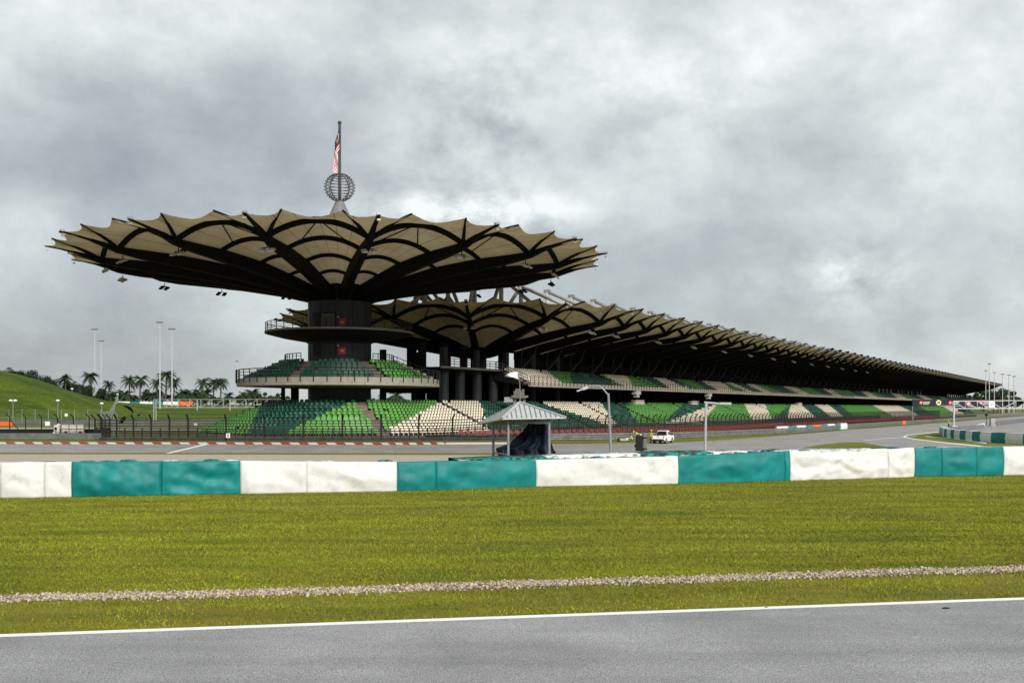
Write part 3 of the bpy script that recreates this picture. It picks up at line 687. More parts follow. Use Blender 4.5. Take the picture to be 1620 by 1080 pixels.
class Roof:
    """ribs: functions r -> (x, y); heights from tables"""
    def __init__(s, root, R_, rn, zt, zb, rise, tilt=None, archr=(), w0=1.1, w1=.5, peak=.7, tipdz=0.0):
        s.root, s.R, s.rn, s.zt, s.zb, s.rise, s.tilt, s.archr = root, R_, rn, zt, zb, rise, tilt, archr
        s.w0, s.w1, s.peak = w0, w1, peak
    def top(s, rib, r, dz=0.0):
        x, y = rib(r); z = np.interp(r, *s.zt)
        return Vector((x, y, z+(s.tilt(x, y) if s.tilt else 0)+dz))
    def bot(s, rib, r):
        x, y = rib(r); z = np.interp(r, *s.zb)
        return Vector((x, y, z+(s.tilt(x, y) if s.tilt else 0)))
    def rib(s, rib, r0, lamp=True):
        b = MB(); rs = list(np.linspace(r0, s.rn, 10))+list(np.linspace(s.rn, s.R+.4, 5)[1:])
        q0 = Vector((*rib(r0), 0)); q1 = Vector((*rib(s.R), 0)); d = (q1-q0).normalized(); sd = Vector((d.y, -d.x, 0))
        P = []
        for r in rs:
            w = np.interp(r, [r0, s.rn, s.R], [s.w0, s.w1*1.2, s.w1*.6])/2
            t, u = s.top(rib, min(r, s.R+.4), -.03), s.bot(rib, min(r, s.R+.4))
            if r >= s.rn:
                k = (r-s.rn)/(s.R+.4-s.rn); u = t-Vector((0, 0, (1-k)*(t.z-u.z)*.8+.18*k))+Vector((0, 0, .35*math.sin(math.pi*k)*.6)); t = t+Vector((0, 0, .35*math.sin(math.pi*k)*.6))
            P.append([t-sd*w, t+sd*w, u+sd*w, u-sd*w, t-sd*w])
        b.grid(P); b.face(P[0][:4]); b.face(P[-1][:4])
        o = b.build('rib', steel_dark, s.root)
        if lamp:
            t = s.top(rib, s.R); b = MB(); b.box(t+Vector((0, 0, .12))+d*.1, (.55, .55, .28), az=math.atan2(d.y, d.x)); b.box(t-Vector((0, 0, .55))+d*.1, (.3, .4, .22), az=math.atan2(d.y, d.x))
            b.build('tip_lamp', lamp_m, o)
        return o
    def inner(s, A, B, r, v):
        a, c = s.top(A, r), s.top(B, r); t = (v+1)/2
        return a.lerp(c, t)+Vector((0, 0, np.interp(r, *s.rise)*(1-v*v)))
    def rim(s, A, B, keys):
        a, c = s.top(A, s.R), s.top(B, s.R); pts = []
        for f, dz in keys: pts.append((f, a.lerp(c, f)+Vector((0, 0, dz))))
        return pts
    def rimpt(s, pts, A, B, v):
        f = (v+1)/2
        for (f0, p0), (f1, p1) in zip(pts[:-1], pts[1:]):
            if f <= f1+1e-6:
                t = (f-f0)/(f1-f0); p = p0.lerp(p1, t); sag = 4*t*(1-t); L_ = (p1-p0).length
                hubm = (s.top(A, s.rn)+s.top(B, s.rn))/2; inw = (hubm-p); inw.z = 0; inw.normalize()
                return p+inw*sag*L_*.20-Vector((0, 0, sag*L_*.085))
        return pts[-1][1]
    def bay(s, A, B, r0, keys, fine=True, nodeA=True, seams=6, arches=True, nv=16):
        rs = list(np.linspace(r0, s.rn, 12 if fine else 5)); vs = np.array(sorted(set([round(float(q), 4) for q in np.linspace(-1, 1, nv+1)]+[round(k[0]*2-1, 4) for k in keys])))
        rim = s.rim(A, B, keys); P = []; UVs = []
        for r in rs:
            P.append([s.inner(A, B, r, v) for v in vs]); UVs += [((v+1)/2*seams, r) for v in vs]
        for k in (.25, .5, .75, 1.0):
            row = []
            for v in vs:
                p0 = s.inner(A, B, s.rn, v); p1 = s.rimpt(rim, A, B, v)
                row.append(p0.lerp(p1, k)-Vector((0, 0, .25*math.sin(math.pi*k)*(1-v*v))))
            P.append(row); UVs += [((v+1)/2*seams, s.rn+k*8) for v in vs]
        b = MB(); b.grid(P); o = b.build('membrane', MEM, s.root, smooth=True, uv=UVs)
        if arches:
            for r, rad in s.archr:
                b = MB(); b.tube([s.inner(A, B, r, v)-Vector((0, 0, rad*.6)) for v in np.linspace(-1, 1, 15 if fine else 7)], rad, 6 if fine else 4, flat=1.25)
                b.build('arch', steel_dark, o)
        for (f, p) in rim[1:-1]:
            src = A if f < .5 else B
            srcs = [A, B] if abs(f-.5) < .01 else [src]
            for q in srcs:
                n0 = s.top(q, s.rn-.6)-Vector((0, 0, .5)); m = (n0+p)/2+Vector((0, 0, .55))
                pts = [n0*(1-t)**2+m*2*t*(1-t)+(p-Vector((0, 0, .04)))*t*t for t in np.linspace(0, 1.0, 8)]
                b = MB(); b.tube(pts, list(np.linspace(.32, .13, 8)) if fine else .38, 6 if fine else 4)
                b.build('branch_strut', steel_dark, o)
        if fine and len(s.archr) > 1:
            c0 = s.inner(A, B, s.archr[0][0], 0)-Vector((0, 0, .15))
            for v in (-.62, .62): b = MB(); b.tube([c0, s.inner(A, B, s.archr[1][0], v)-Vector((0, 0, .15))], .09, 5); b.build('brace', steel_dark, o)
        return o
def floodlight(p, az, label, group, big=True, drop=.5, mat=None):
    rt = thing('floodlight', label, 'floodlight', p, group)
    b = MB(); b.tube([p, p-Vector((0, 0, drop))], .07, 6); d = Vector((math.cos(az), math.sin(az), 0)); t = Vector((-d.y, d.x, 0))
    q = p-Vector((0, 0, drop)); b.bar(q-t*.7, q+t*.7, .1, .1); b.build('bracket', steel_dark, rt)
    for k in (-1, 1):
        b = MB(); c = q+t*.62*k-Vector((0, 0, .28)); x = (d*.9-Vector((0, 0, .42))).normalized(); y = t; z = x.cross(y)
        b.box(c+x*.1, (.95, .8 if big else .6, .22), (x, y, z)); b.box(c+z*.15, (.4, .4, .2), (x, y, z)); b.build('lamp_head', mat or lamp_m, rt)
    return rt

# ================================================================ UMBRELLA TOWER
TX, TY_ = -27.7, 160.0
TS, TT = TX*UX+TY_*UY, TX*NX+TY_*NY
tow = thing('spectator_tower', 'dark round tower carrying the huge umbrella roof, with seats and a lookout deck', 'tower', (TX, TY_, GZ))
def trib(phi): return lambda r: (TX+r*math.sin(phi), TY_-r*math.cos(phi))
tilt = lambda x, y: .02*(y-TY_)
RT = Roof(tow, 42.6, 35.6, ([5, 7, 12.8, 19, 27, 35, 36.5, 43], [21.3, 21.8, 23.1, 24.3, 25.1, 25.4, 25.6, 26.9]),
          ([5, 10, 20, 30, 36.5, 43.4], [19.9, 21.0, 22.6, 23.8, 24.55, 26.6]), ([6, 12.8, 19, 27, 35.6], [.2, .65, 1.0, 1.5, 2.15]), tilt,
          archr=((35.3, .36), (27, .32), (19, .28), (12.8, .24)), w0=1.5, w1=.6)
NB = 17; PH = [R(16+360/NB*k) for k in range(NB)]
tl = []
for k in range(NB):
    A, B_ = trib(PH[k]), trib(PH[(k+1) % NB])
    RT.rib(A, 5.0)
    RT.bay(A, B_, 6.0, [(0, 0), (.27, .55), (.73, .55), (1, 0)], seams=6)
    p = RT.bot(A, 34.8); tl.append((px(p)[0], p, -math.pi/2+PH[k], math.cos(PH[k])))
tl.sort(key=lambda q: q[0])
near_i = [q for q in tl if q[3] > -.05]; far_i = [q for q in tl if q[3] <= -.05]
for i, (x, p, a, c) in enumerate(near_i):
    floodlight(p, a, 'floodlight pair under the front rim of the umbrella roof, %s from the left' % ORD[i], 'floodlights under the umbrella roof')
for i, (x, p, a, c) in enumerate(far_i):
    floodlight(p, a, 'floodlight pair under the rear rim of the umbrella roof, %s from the left' % ORD[i], 'floodlights under the umbrella roof', big=False, drop=.55, mat=black_m)  # rear heads black: their unlit side is put into the colour
# core, hub drum, mast cone
def tz(z): return z-GZ
b = MB(); b.lathe((TX, TY_, 0), [(5.0, GZ), (5.0, 13.2), (5.25, 13.4), (5.25, 14.2), (5.0, 14.3), (5.0, 20.2), (5.3, 20.3), (7.6, 22.0), (7.6, 22.6), (4.5, 23.0)], 48)
b.build('core', core_m, tow, smooth=False)
b = MB()
for k in range(0, 48, 4):
    a = 2*math.pi*k/48+.05
    for z0, z1 in ((6.8, 13.0), (14.7, 20.0)):
        q = Vector((TX+5.02*math.sin(a), TY_-5.02*math.cos(a), 0)); b.bar(q+Vector((0, 0, z0)), q+Vector((0, 0, z1)), .06, .06)
b.build('cladding_joint', black_m, tow)
ci = M('recess_concrete', (.09, .085, .075), .8, .2, .6)
def core_pt(x, y, r=5.03):                # point of the core surface seen at a pixel, by bearing
    sx = (x-531.5)/49.0*5.0; ph = math.asin(max(-1, min(1, sx/5.0)))-R(9.9)*0; ph += -0.0
    X = TX+r*math.sin(ph+R(10)*0), 0
    return ph
def patch(x0, x1, y0, y1, r, mat, name, depth=.05):
    a0 = math.asin(max(-.98, min(.98, (x0-534.5)/49.2))); a1 = math.asin(max(-.98, min(.98, (x1-534.5)/49.2)))
    sh = R(9.93); Yn = 155.2
    z0 = CAMZ+(HY-y0)/F*Yn; z1 = CAMZ+(HY-y1)/F*Yn
    b = MB(); P = []
    for t in np.linspace(0, 1, 9):
        a = a0+(a1-a0)*t+sh
        P.append([(TX+r*math.sin(a), TY_-r*math.cos(a), z0), (TX+r*math.sin(a), TY_-r*math.cos(a), z1), (TX+(r-.1)*math.sin(a), TY_-(r-.1)*math.cos(a), z1), (TX+(r-.1)*math.sin(a), TY_-(r-.1)*math.cos(a), z0)])
    b.grid([[*q, q[0]] for q in P]); b.face(P[0]); b.face(P[-1]); return b.build(name, mat, tow)
patch(494, 529, 493.5, 520, 5.06, black_m, 'door_recess_shade'); patch(507, 527, 496, 520, 5.10, ci, 'recess_wall')  # raised black panels stand in for the shade of the recesses
patch(494, 529, 541, 562, 5.06, black_m, 'door_recess_shade'); patch(507, 527, 543, 562, 5.10, M('recess_dark', (.03, .03, .028), .8, .2, .6), 'recess_wall')
for yy in (504, 549): patch(532.5, 543.5, yy, yy+11.5, 5.22, red_m, 'hose_cabinet'); patch(531.5, 533.2, yy-3.5, yy-1.2, 5.2, white_m, 'small_lamp'); patch(535.5, 540.5, yy+4, yy+7.5, 5.25, M('pink_label', (.6, .25, .25), .6, .05), 'cabinet_label')
b = MB(); b.lathe((TX, TY_, 0), [(5.2, 26.0), (3.0, 30.5), (1.35, 34.6), (.62, 36.3), (.0, 36.35)], 14); b.build('mast_cone', M('mast_grey', (.17, .165, .175), .5, .15, .6), tow)
# lookout deck
conc_d = M('deck_concrete', (.16, .155, .14), .85, .2, .7)
b = MB(); b.lathe((TX, TY_, 0), [(5.2, 13.45), (9.0, 14.1), (11.6, 14.75), (11.75, 14.8), (11.75, 15.1), (5.0, 15.1)], 64); dk = b.build('lookout_deck', [black_m, conc_d], tow)
me = dk.data
for p in me.polygons:
    zc = p.center.z+GZ; p.material_index = 1 if zc > 14.85 else 0
rail_m = M('black_rail', (.015, .015, .018), .5, .2, 3.0)
def ring_rail(r, z, h, a0, a1, nposts, levels=3, rad=.05, name='railing', foot=0.0):
    b = MB()
    an = np.linspace(a0, a1, max(nposts*2, 8)+1)
    P = lambda a, zz: Vector((TX+r*math.sin(a), TY_-r*math.cos(a), zz))
    for k in range(levels):
        b.tube([P(a, z+h*(k+1)/levels) for a in an], rad*(1.3 if k == levels-1 else .8), 5)
    for a in np.linspace(a0, a1, nposts+1): b.bar(P(a, z-foot), P(a, z+h), rad*2, rad*2)
    return b.build(name, rail_m, tow)
ring_rail(11.6, 15.1, 1.35, 0, 2*math.pi, 40, 4)
# seating balcony
BA0, BA1 = R(-88), R(102)
b = MB(); b.lathe((TX, TY_, 0), [(4.9, 6.0), (16.0, 6.35), (16.0, 7.5), (15.7, 7.5)], 60, BA0, BA1)
b.build('balcony_slab', conc, tow)
NR = 6
def br(k): return 15.7-k*1.08
def bz(k): return 7.1+k*.50
b = MB(); pr = [(15.7, 7.1)]
for k in range(NR): pr += [(br(k+1), bz(k)), (br(k+1), bz(k+1))]
pr += [(5.0, bz(NR))]
b.lathe((TX, TY_, 0), pr, 60, BA0, BA1); b.build('balcony_steps', conc_br, tow)
b = MB()
for a in (BA0, BA1):
    poly = [(4.9, 6.0), (16.0, 6.35), (16.0, 7.5), (15.7, 7.1)]+pr[1:]
    b.face([(TX+r*math.sin(a), TY_-r*math.cos(a), z) for r, z in poly])
b.build('balcony_end', conc, tow)
ring_rail(16.08, 7.5, 1.35, BA0, BA1, 27, 3, .06, foot=.65)
ring_rail(8.6, bz(NR), 1.3, BA0, R(-33), 8, 3, .055); ring_rail(8.6, bz(NR), 1.3, R(46), BA1, 8, 3, .055)
b = MB()
for lev in (.7, 1.3):
    b.tube([Vector((TX+r*math.sin(BA1), TY_-r*math.cos(BA1), z+lev)) for r, z in ((16.0, 7.3), (8.6, bz(NR)))], .06, 5)
for k in range(NR+1): b.bar((TX+br(k)*math.sin(BA1), TY_-br(k)*math.cos(BA1), bz(k)), (TX+br(k)*math.sin(BA1), TY_-br(k)*math.cos(BA1), bz(k)+1.3), .08, .08)
b.build('stair_railing', rail_m, tow)
for x, wd in ((448, 6.5), (466.5, 13), (608, 6.5)):
    p = at(x, 640, 158.0); r = wd/2/F*158
    b = MB(); b.tube([(p.x, p.y, GZ), (p.x, p.y, 6.3)], r, 16); b.build('support_column', wall_dark, tow)

# ---------------------------------------------------------------- seats
def seat_proto():
    b = MB(); prof = [(-.31, .38), (-.31, .70), (-.22, .86), (0, .92), (.22, .86), (.31, .70), (.31, .38)]
    b.prism([(x, .10+(z-.38)*.22, z) for x, z in prof], (0, .07, 0))
    V = list(b.v); F_ = list(b.f)
    quads = []
    n = 7
    i = 0
    quads += [(0, 1, 5, 6), (1, 2, 4, 5), (2, 3, 4, 4), (7, 8, 12, 13), (8, 9, 11, 12), (9, 10, 11, 11)]
    for k in range(7): j = (k+1) % 7; quads.append((k, j, 7+j, 7+k))
    c = MB(); c.box((0, -.14, .40), (.60, .50, .10)); c.box((0, -.30, .2), (.10, .10, .4))
    o0 = len(V); V += c.v; quads += [tuple(o0+q for q in f) for f in c.f]
    return np.array(V), quads
SV, SQ = seat_proto()
SQn = np.array(SQ)
seat_meshes = {}
def seat_mesh(mat):
    if mat.name not in seat_meshes:
        me = bpy.data.meshes.new('seat'); fs = [tuple(dict.fromkeys(q)) for q in SQ]
        me.from_pydata([tuple(v) for v in SV], [], fs); me.materials.append(mat); me.update(); seat_meshes[mat.name] = me
    return seat_meshes[mat.name]
def seats(parent, items):
    """items: (Vector position, heading angle for the seat's front, material). The 100 nearest are parts, the rest one part."""
    items = sorted(items, key=lambda q: q[0].length)
    for p, h, m in items[:100]:
        o = bpy.data.objects.new('seat', seat_mesh(m)); COL.objects.link(o); o.parent = parent
        o.location = p-origin(parent); o.rotation_euler = (0, 0, h)
    rest = items[100:]
    if rest:
        ml = list({m.name: m for _, _, m in rest}.values()); idx = {m.name: i for i, m in enumerate(ml)}
        pos = np.array([tuple(p) for p, _, _ in rest]); rot = np.array([h for _, h, _ in rest])
        V, Fc = scatter(SV, SQn, pos, rot); mi = np.repeat([idx[m.name] for _, _, m in rest], len(SQ))
        o = np_mesh('seats', V, Fc, ml, parent, mi); tag(o, kind='stuff')
PITCH = .79
it = []
for k in range(NR):
    r = br(k)-.55; n = int((BA1-BA0-R(6))*r/PITCH)
    for i in range(n):
        a = BA0+R(3)+(BA1-BA0-R(6))*(i+.5)/n
        if abs(a-R(-17))*r < .95 or abs(a-R(34))*r < .95: continue
        p = Vector((TX+r*math.sin(a), TY_-r*math.cos(a), bz(k)))
        if random.random() < .012: continue
        m = seat_d if a < R(34) else (seat_w if a > R(102-22) else seat_g)
        it.append((p, a, m))
seats(tow, it)
# globe and flag on the tower
gl = thing('globe_cage', 'open steel globe of rings around the flag pole on the tower top', 'globe', (TX, TY_, 36.3))
gm = M('globe_steel', (.10, .10, .105), .45, .2, 1.0, metal=.3)
GCz, GR = 38.4, 2.15
for k in range(4):
    a = R(12+45*k); b = MB()
    b.tube([(TX+GR*math.sin(t)*math.cos(a), TY_+GR*math.sin(t)*math.sin(a), GCz+GR*math.cos(t)) for t in np.linspace(0, 2*math.pi, 33)], .085, 6, cap=False)
    b.build('meridian_ring', gm, gl)
for k in range(11):
    la = R(-65+13*k); b = MB(); rr = GR*math.cos(la)+.34
    b.tube([(TX+rr*math.cos(t), TY_+rr*math.sin(t), GCz+GR*math.sin(la)) for t in np.linspace(0, 2*math.pi, 9)+R(12)], .06, 5, cap=False)
    b.build('parallel_ring', gm, gl)
fp_ = thing('flag_pole', 'tall dark flag pole through the globe with a drooping red, white and blue flag', 'flag pole', (TX, TY_, 36.3))
b = MB(); b.tube([(TX, TY_, 36.0), (TX, TY_, 41), (TX, TY_, 48.6)], [.26, .24, .22], 10); b.lathe((TX, TY_, 48.75), [(0, -.25), (.28, -.15), (.34, .05), (.25, .25), (0, .33)], 12); b.build('pole', M('pole_dark', (.05, .05, .06), .5, .1), fp_)
fm = bpy.data.materials.new('striped_flag_cloth'); fm.use_nodes = True; nt = fm.node_tree; N = nt.nodes; L = nt.links; bs_ = N['Principled BSDF']; bs_.inputs['Roughness'].default_value = .8
uvn = N.new('ShaderNodeUVMap'); sp = N.new('ShaderNodeSeparateXYZ'); L.new(uvn.outputs[0], sp.inputs[0])
def fmath(op, a, v):
    n = N.new('ShaderNodeMath'); n.operation = op
    if hasattr(a, 'links'): L.new(a, n.inputs[0])
    else: n.inputs[0].default_value = a
    if hasattr(v, 'links'): L.new(v, n.inputs[1])
    else: n.inputs[1].default_value = v
    return n.outputs[0]
s14 = fmath('LESS_THAN', fmath('FRACT', fmath('MULTIPLY', sp.outputs[1], 7.0), 0), .5)
mxa = N.new('ShaderNodeMixRGB'); mxa.inputs['Color1'].default_value = (.72, .72, .74, 1); mxa.inputs['Color2'].default_value = (.38, .01, .03, 1); L.new(s14, mxa.inputs['Fac'])
cant = fmath('MULTIPLY', fmath('LESS_THAN', sp.outputs[0], .58), fmath('GREATER_THAN', sp.outputs[1], .36))
mxb = N.new('ShaderNodeMixRGB'); L.new(cant, mxb.inputs['Fac']); L.new(mxa.outputs[0], mxb.inputs['Color1']); mxb.inputs['Color2'].default_value = (.02, .02, .11, 1)
def disc(cx, cy, r):
    dx = fmath('MULTIPLY', fmath('SUBTRACT', sp.outputs[0], cx), 2.0); dy = fmath('SUBTRACT', sp.outputs[1], cy)
    return fmath('LESS_THAN', fmath('ADD', fmath('MULTIPLY', dx, dx), fmath('MULTIPLY', dy, dy)), r*r)
cres = fmath('MULTIPLY', disc(.17, .71, .20), fmath('SUBTRACT', 1.0, disc(.20, .71, .155)))
star = disc(.33, .71, .11)
mxc = N.new('ShaderNodeMixRGB'); L.new(fmath('MAXIMUM', cres, star), mxc.inputs['Fac']); L.new(mxb.outputs[0], mxc.inputs['Color1']); mxc.inputs['Color2'].default_value = (.7, .5, .03, 1)
L.new(mxc.outputs[0], bs_.inputs['Base Color'])
b = MB(); P = []; UVs = []
for i in range(26):            # u along the fly, hanging down limply
    u = i/25; row = []
    for j in range(14):
        v = j/13                # 1 = top of hoist
        zh = 44.2+3.6*v
        drop = u*(4.3+.8*v)
        z = zh-drop*(.55+.45*u)
        xo = .05-.85*math.sin(u*2.4)*(1.0-.25*v)-.26*math.sin(u*9+v*2.2)*u
        yo = .45*math.sin(v*7+u*5)*u+.2*math.sin(u*13)
        row.append((TX+xo, TY_+yo*.5-.5, z))
        UVs.append((u, v))
    P.append(row)
b.grid(P); b.build('cloth', fm, fp_, smooth=True, uv=UVs)
# ================================================================ LOWER TERRACE (round the tower, then along the straight)
TR = 22.0; TF = TT+TR; NROW = 11; RD = 1.0; RR = .435; TZ0 = -.92
S_END = 846.0
def tpath(q, o):
    """q < 0: bearing round the tower in radians - join angle; q >= 0: metres along the straight"""
    if q < 0:
        a = q+R(58.8); return Vector((TX+(TR-o)*math.sin(a), TY_-(TR-o)*math.cos(a), 0))
    return ST(TS+q, TF-o)
qs = list(np.linspace(R(-160), -1e-4, 54))+[x for x in np.arange(0.001, S_END-TS, 8.0)]+[S_END-TS]
ter = thing('lower_terrace', 'long lower seating terrace with green and cream seats, curving round the tower foot', 'terrace', (TX+8, TY_-16, GZ))
prof = [(0, GZ), (0, TZ0)]
for k in range(NROW): prof += [((k+1)*RD, TZ0+k*RR), ((k+1)*RD, TZ0+(k+1)*RR)]
prof += [(NROW*RD+1.5, TZ0+NROW*RR), (NROW*RD+1.5, GZ)]
b = MB(); b.grid([[tpath(q, o)+Vector((0, 0, z)) for o, z in prof] for q in qs])
for q in (qs[0], qs[-1]): b.face([tpath(q, o)+Vector((0, 0, z)) for o, z in prof])
b.build('terrace_steps', conc_br, ter)
LOW = [(415, 392, 'g'), (560, 455, 'd'), (702, 608, 'g'), (760, 774, 'w'), (858, 962, 'd'), (952, 976, 'w'), (989, 1010, 'd'), (1081, 1052, 'g'), (1136, 1054, 'd'), (1137, 1110, 'w'), (1178, 1190, 'g'),
       (1211, 1222, 'w'), (1250, 1224, 'g'), (1252, 1246, 'd'), (1268, 1292, 'w'), (1290, 1318, 'd'), (1312, 1335, 'w'), (1330, 1352, 'd'), (1382, 1412, 'g'), (1424, 1452, 'w'), (1452, 1478, 'd'), (1492, 1510, 'g'), (1506, 1524, 'w'), (1530, 1540, 'd'), (1560, 1570, 'g'), (1575, 1585, 'w'), (2000, 2000, 'd')]
UPP = [(869, 890, 'w'), (902, 906, 'g'), (948, 974, 'd'), (957, 985, 'g'), (992, 1002, 'w'), (1012, 1046, 'g'), (1036, 1060, 'd'), (1056, 1096, 'w'), (1070, 1102, 'd'), (1094, 1118, 'g'), (1112, 1135, 'd'), (1145, 1160, 'w'), (1150, 1182, 'g'), (1163, 1190, 'w'), (1182, 1205, 'd'),
       (1196, 1220, 'w'), (1216, 1238, 'g'), (1238, 1262, 'd'), (1258, 1280, 'w'), (1284, 1300, 'g'), (1304, 1318, 'd'), (1316, 1332, 'w'), (1345, 1356, 'g'), (1362, 1375, 'd'), (1376, 1388, 'w'), (1388, 1400, 'g'), (1410, 1420, 'd'), (1424, 1434, 'w'), (1436, 1450, 'g'), (1450, 1462, 'd'), (1462, 1476, 'w'), (1484, 1492, 'd'), (1495, 1503, 'g'), (2000, 2000, 'd')]
SM = {'g': seat_g, 'd': seat_d, 'w': seat_w}
def seat_col(tab, x, f):          # f: 0 bottom row, 1 top row
    for t, bt_, c in tab:
        if x < bt_+(t-bt_)*f: return SM[c]
    return seat_d
aisl = [R(26)-R(58.8)]
it = []
for k in range(NROW):
    o = k*RD+.62; rr = TR-o; f_ = k/(NROW-1)
    n = int(R(158)*rr/PITCH)
    for i in range(n):
        q = -R(158)+R(158)*(i+.5)/n
        if abs(q-aisl[0])*rr < .8 or abs(q-R(-58.8-66))*rr < .7: continue
        p = tpath(q, o); p.z = TZ0+k*RR; a = q+R(58.8)
        if random.random() < .008: continue
        it.append((p, a, seat_col(LOW, px(p)[0], f_)))
    n = int((S_END-TS)/PITCH)
    for i in range(n):
        q = (i+.5)*PITCH
        if ((q+6) % 17.0) < 1.3 or random.random() < .006: continue
        p = tpath(q, o); p.z = TZ0+k*RR
        it.append((p, R(58.8), seat_col(LOW, px(p)[0], f_)))
seats(ter, it)

# ================================================================ MAIN GRANDSTAND
HS, HT = 163.5, -107.0
hub = ST(HS, HT)
gs = thing('main_grandstand', 'very long grandstand with ribbed membrane roof and white trusses running off to the right', 'grandstand', (hub.x, hub.y, GZ))
RM = Roof(gs, 33.0, 27.0, ([2.5, 8, 15, 21, 27, 33], [14.2, 15.6, 17.0, 18.0, 18.7, 20.4]), ([2.5, 8, 15, 21, 27, 33.4], [12.7, 13.9, 15.4, 16.7, 17.75, 20.1]),
          ([3, 8, 15, 21, 27], [.25, .8, 1.3, 1.75, 2.2]), None, archr=((26.7, .34), (20.5, .30), (14.5, .26)), w0=1.3, w1=.55)
def mrad(a, kr=1.0): return lambda r: (hub.x+kr*r*math.sin(a), hub.y-kr*r*math.cos(a))
def mpar(s): return lambda r: tuple(ST(s, HT+r)[:2])
SP = 10.3; NBAY = 67
rad = [mrad(R(58.8-30*k), 1.0 if k <= 3 else (1.13 if k == 4 else 1.2)) for k in range(7)]
for k in range(1, 7): RM.rib(rad[k], 2.5)
K4 = [(0, 0), (.27, .75), (.73, .75), (1, 0)]; K3 = [(0, 0), (.5, .75), (1, 0)]
for k in range(6): RM.bay(rad[k], rad[k+1], 3.0, K4, seams=5)
par = [mpar(HS+SP*i) for i in range(NBAY+1)]
RM.rise = ([3, 8, 15, 21, 27], [.2, .6, 1.0, 1.4, 1.75])
for i in range(NBAY+1):
    RM.rib(par[i], 2.5, lamp=True)
    if i < NBAY: RM.bay(par[i], par[i+1], 3.0, K3, fine=i < 14, seams=4, nv=10 if i < 30 else 6)
b = MB()
zz = [(33, 20.2), (20, 18.6), (8, 15.9), (2.5, 14.6)]
for i in range(NBAY):
    s0, s1 = HS+SP*i, HS+SP*(i+1); sm_ = (s0+s1)/2
    b.grid([[ST(s, HT-r, z+dz*(r/33)) for r, z in zz] for s, dz in ((s0, -.3), (sm_, 1.2), (s1, -.3))])
UVr = [(.5, .5)]*len(b.v)
b.build('rear_membrane', MEM, gs, smooth=True, uv=UVr)
b = MB()
b.grid([[ST(s, HT+2.9, 14.7), ST(s, HT, 14.3), ST(s, HT-2.9, 14.7)] for s in (HS-1, S_END+6)])
b.lathe((hub.x, hub.y, 0), [(0, 14.4), (3.2, 14.8), (3.4, 13.0), (1.5, 12.6)], 20)
b.build('spine_beam', steel_dark, gs)
# masts with stays over the roof
mast_top = M('mast_cap', (.22, .21, .22), .5, .2, 1.0)
def mast(rib, rad_=10.0, top=26.2, fwd=26.5, back=1.0, fine=True):
    x, y = rib(rad_); z0 = RM.top(rib, rad_).z; T = Vector((x, y, top))
    b = MB(); n = 10 if fine else 5
    b.tube([(x, y, z0-.5), T], .42, n); o = b.build('mast', steel_grey, gs, smooth=True)
    b = MB(); e = RM.top(rib, fwd, .3); b.tube([T, e], .33, n); b.build('stay', steel_grey, o, smooth=True)
    x2, y2 = rib(back); b = MB(); b.tube([T, (x2, y2, 14.8)], .36, n); b.build('stay', steel_grey, o, smooth=True)
    x3, y3 = rib(rad_+1); d = Vector((x3-x, y3-y, 0)).normalized()
    b = MB(); b.box(T+Vector((0, 0, .1)), (1.3, .8, .55), az=math.atan2(d.y, d.x)); b.build('mast_head', mast_top, o)
for k in (1, 2, 3, 4, 5): mast(rad[k], 10, 27.4)
for i in range(0, NBAY+1): mast(par[i], fine=i < 20)
b = MB()
for k in (2, 3, 4):
    A = Vector((*rad[k](10), 24.0)); B_ = Vector((*rad[k+1](10), 17.0)); b.tube([A, B_], .3, 8)
    A = Vector((*rad[k](10), 17.0)); B_ = Vector((*rad[k+1](10), 24.0)); b.tube([A, B_], .3, 8)
b.build('cross_brace', steel_grey, gs)
# decks, walls, columns
D0 = 138.0
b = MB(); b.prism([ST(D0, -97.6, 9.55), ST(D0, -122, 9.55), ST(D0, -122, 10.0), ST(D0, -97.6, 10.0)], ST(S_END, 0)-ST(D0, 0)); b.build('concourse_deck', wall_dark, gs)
b = MB(); b.prism([ST(D0-.3, -97.3, 9.75), ST(D0-.3, -97.6, 9.75), ST(D0-.3, -97.6, 10.12), ST(D0-.3, -97.3, 10.12)], ST(157, 0)-ST(D0, 0)); b.build('deck_edge', conc_d, gs)
b = MB()
for z in (.45, .9, 1.35): b.tube([ST(D0, -97.5, 10.1+z), ST(157, -97.5, 10.1+z)], .06, 5)
for s in np.arange(D0, 157.1, 1.9): b.bar(ST(s, -97.5, 10.1), ST(s, -97.5, 11.45), .1, .1)
for z in (.5, 1.3): b.tube([ST(D0, -121, 10.1+z), ST(195, -121, 10.1+z)], .07, 5)
for s in np.arange(D0, 195, 2.2): b.bar(ST(s, -121, 10.1), ST(s, -121, 11.4), .1, .1)
b.build('deck_railing', rail_m, gs)
ncol = 0
for i in range(-2, NBAY+1):
    s = HS+SP*i
    for t, r, z1 in ((-100.4, .62, 14.9), (-107.5, .9, 14.4), (-114, .62, 15.0)):
        if i > 42 and t == -107.5: continue
        if i < 0 and t != -107.5: z1 = 13.6
        b = MB(); b.tube([ST(s, t, GZ if t != -107.5 else 9.9), ST(s, t, 9.7), ST(s, t, z1)], r, 12 if i < 12 else 6)
        if ncol < 99: b.build('column', core_m if t == -100.4 and i < 3 else wall_dark, gs); ncol += 1
        else:
            if ncol == 99: far_c = MB(); ncol += 1
            far_c.tube([ST(s, t, 9.7), ST(s, t, z1)], r, 5)
tag(far_c.build('columns', wall_dark, gs), kind='stuff')
for s in (141, 147.5, 154, 160.5, 167.5, 174):
    b = MB(); b.tube([ST(s, -103.8, 9.9), ST(s, -103.8, 14.6)], .75, 12); b.build('column', wall_dark, gs); ncol += 0
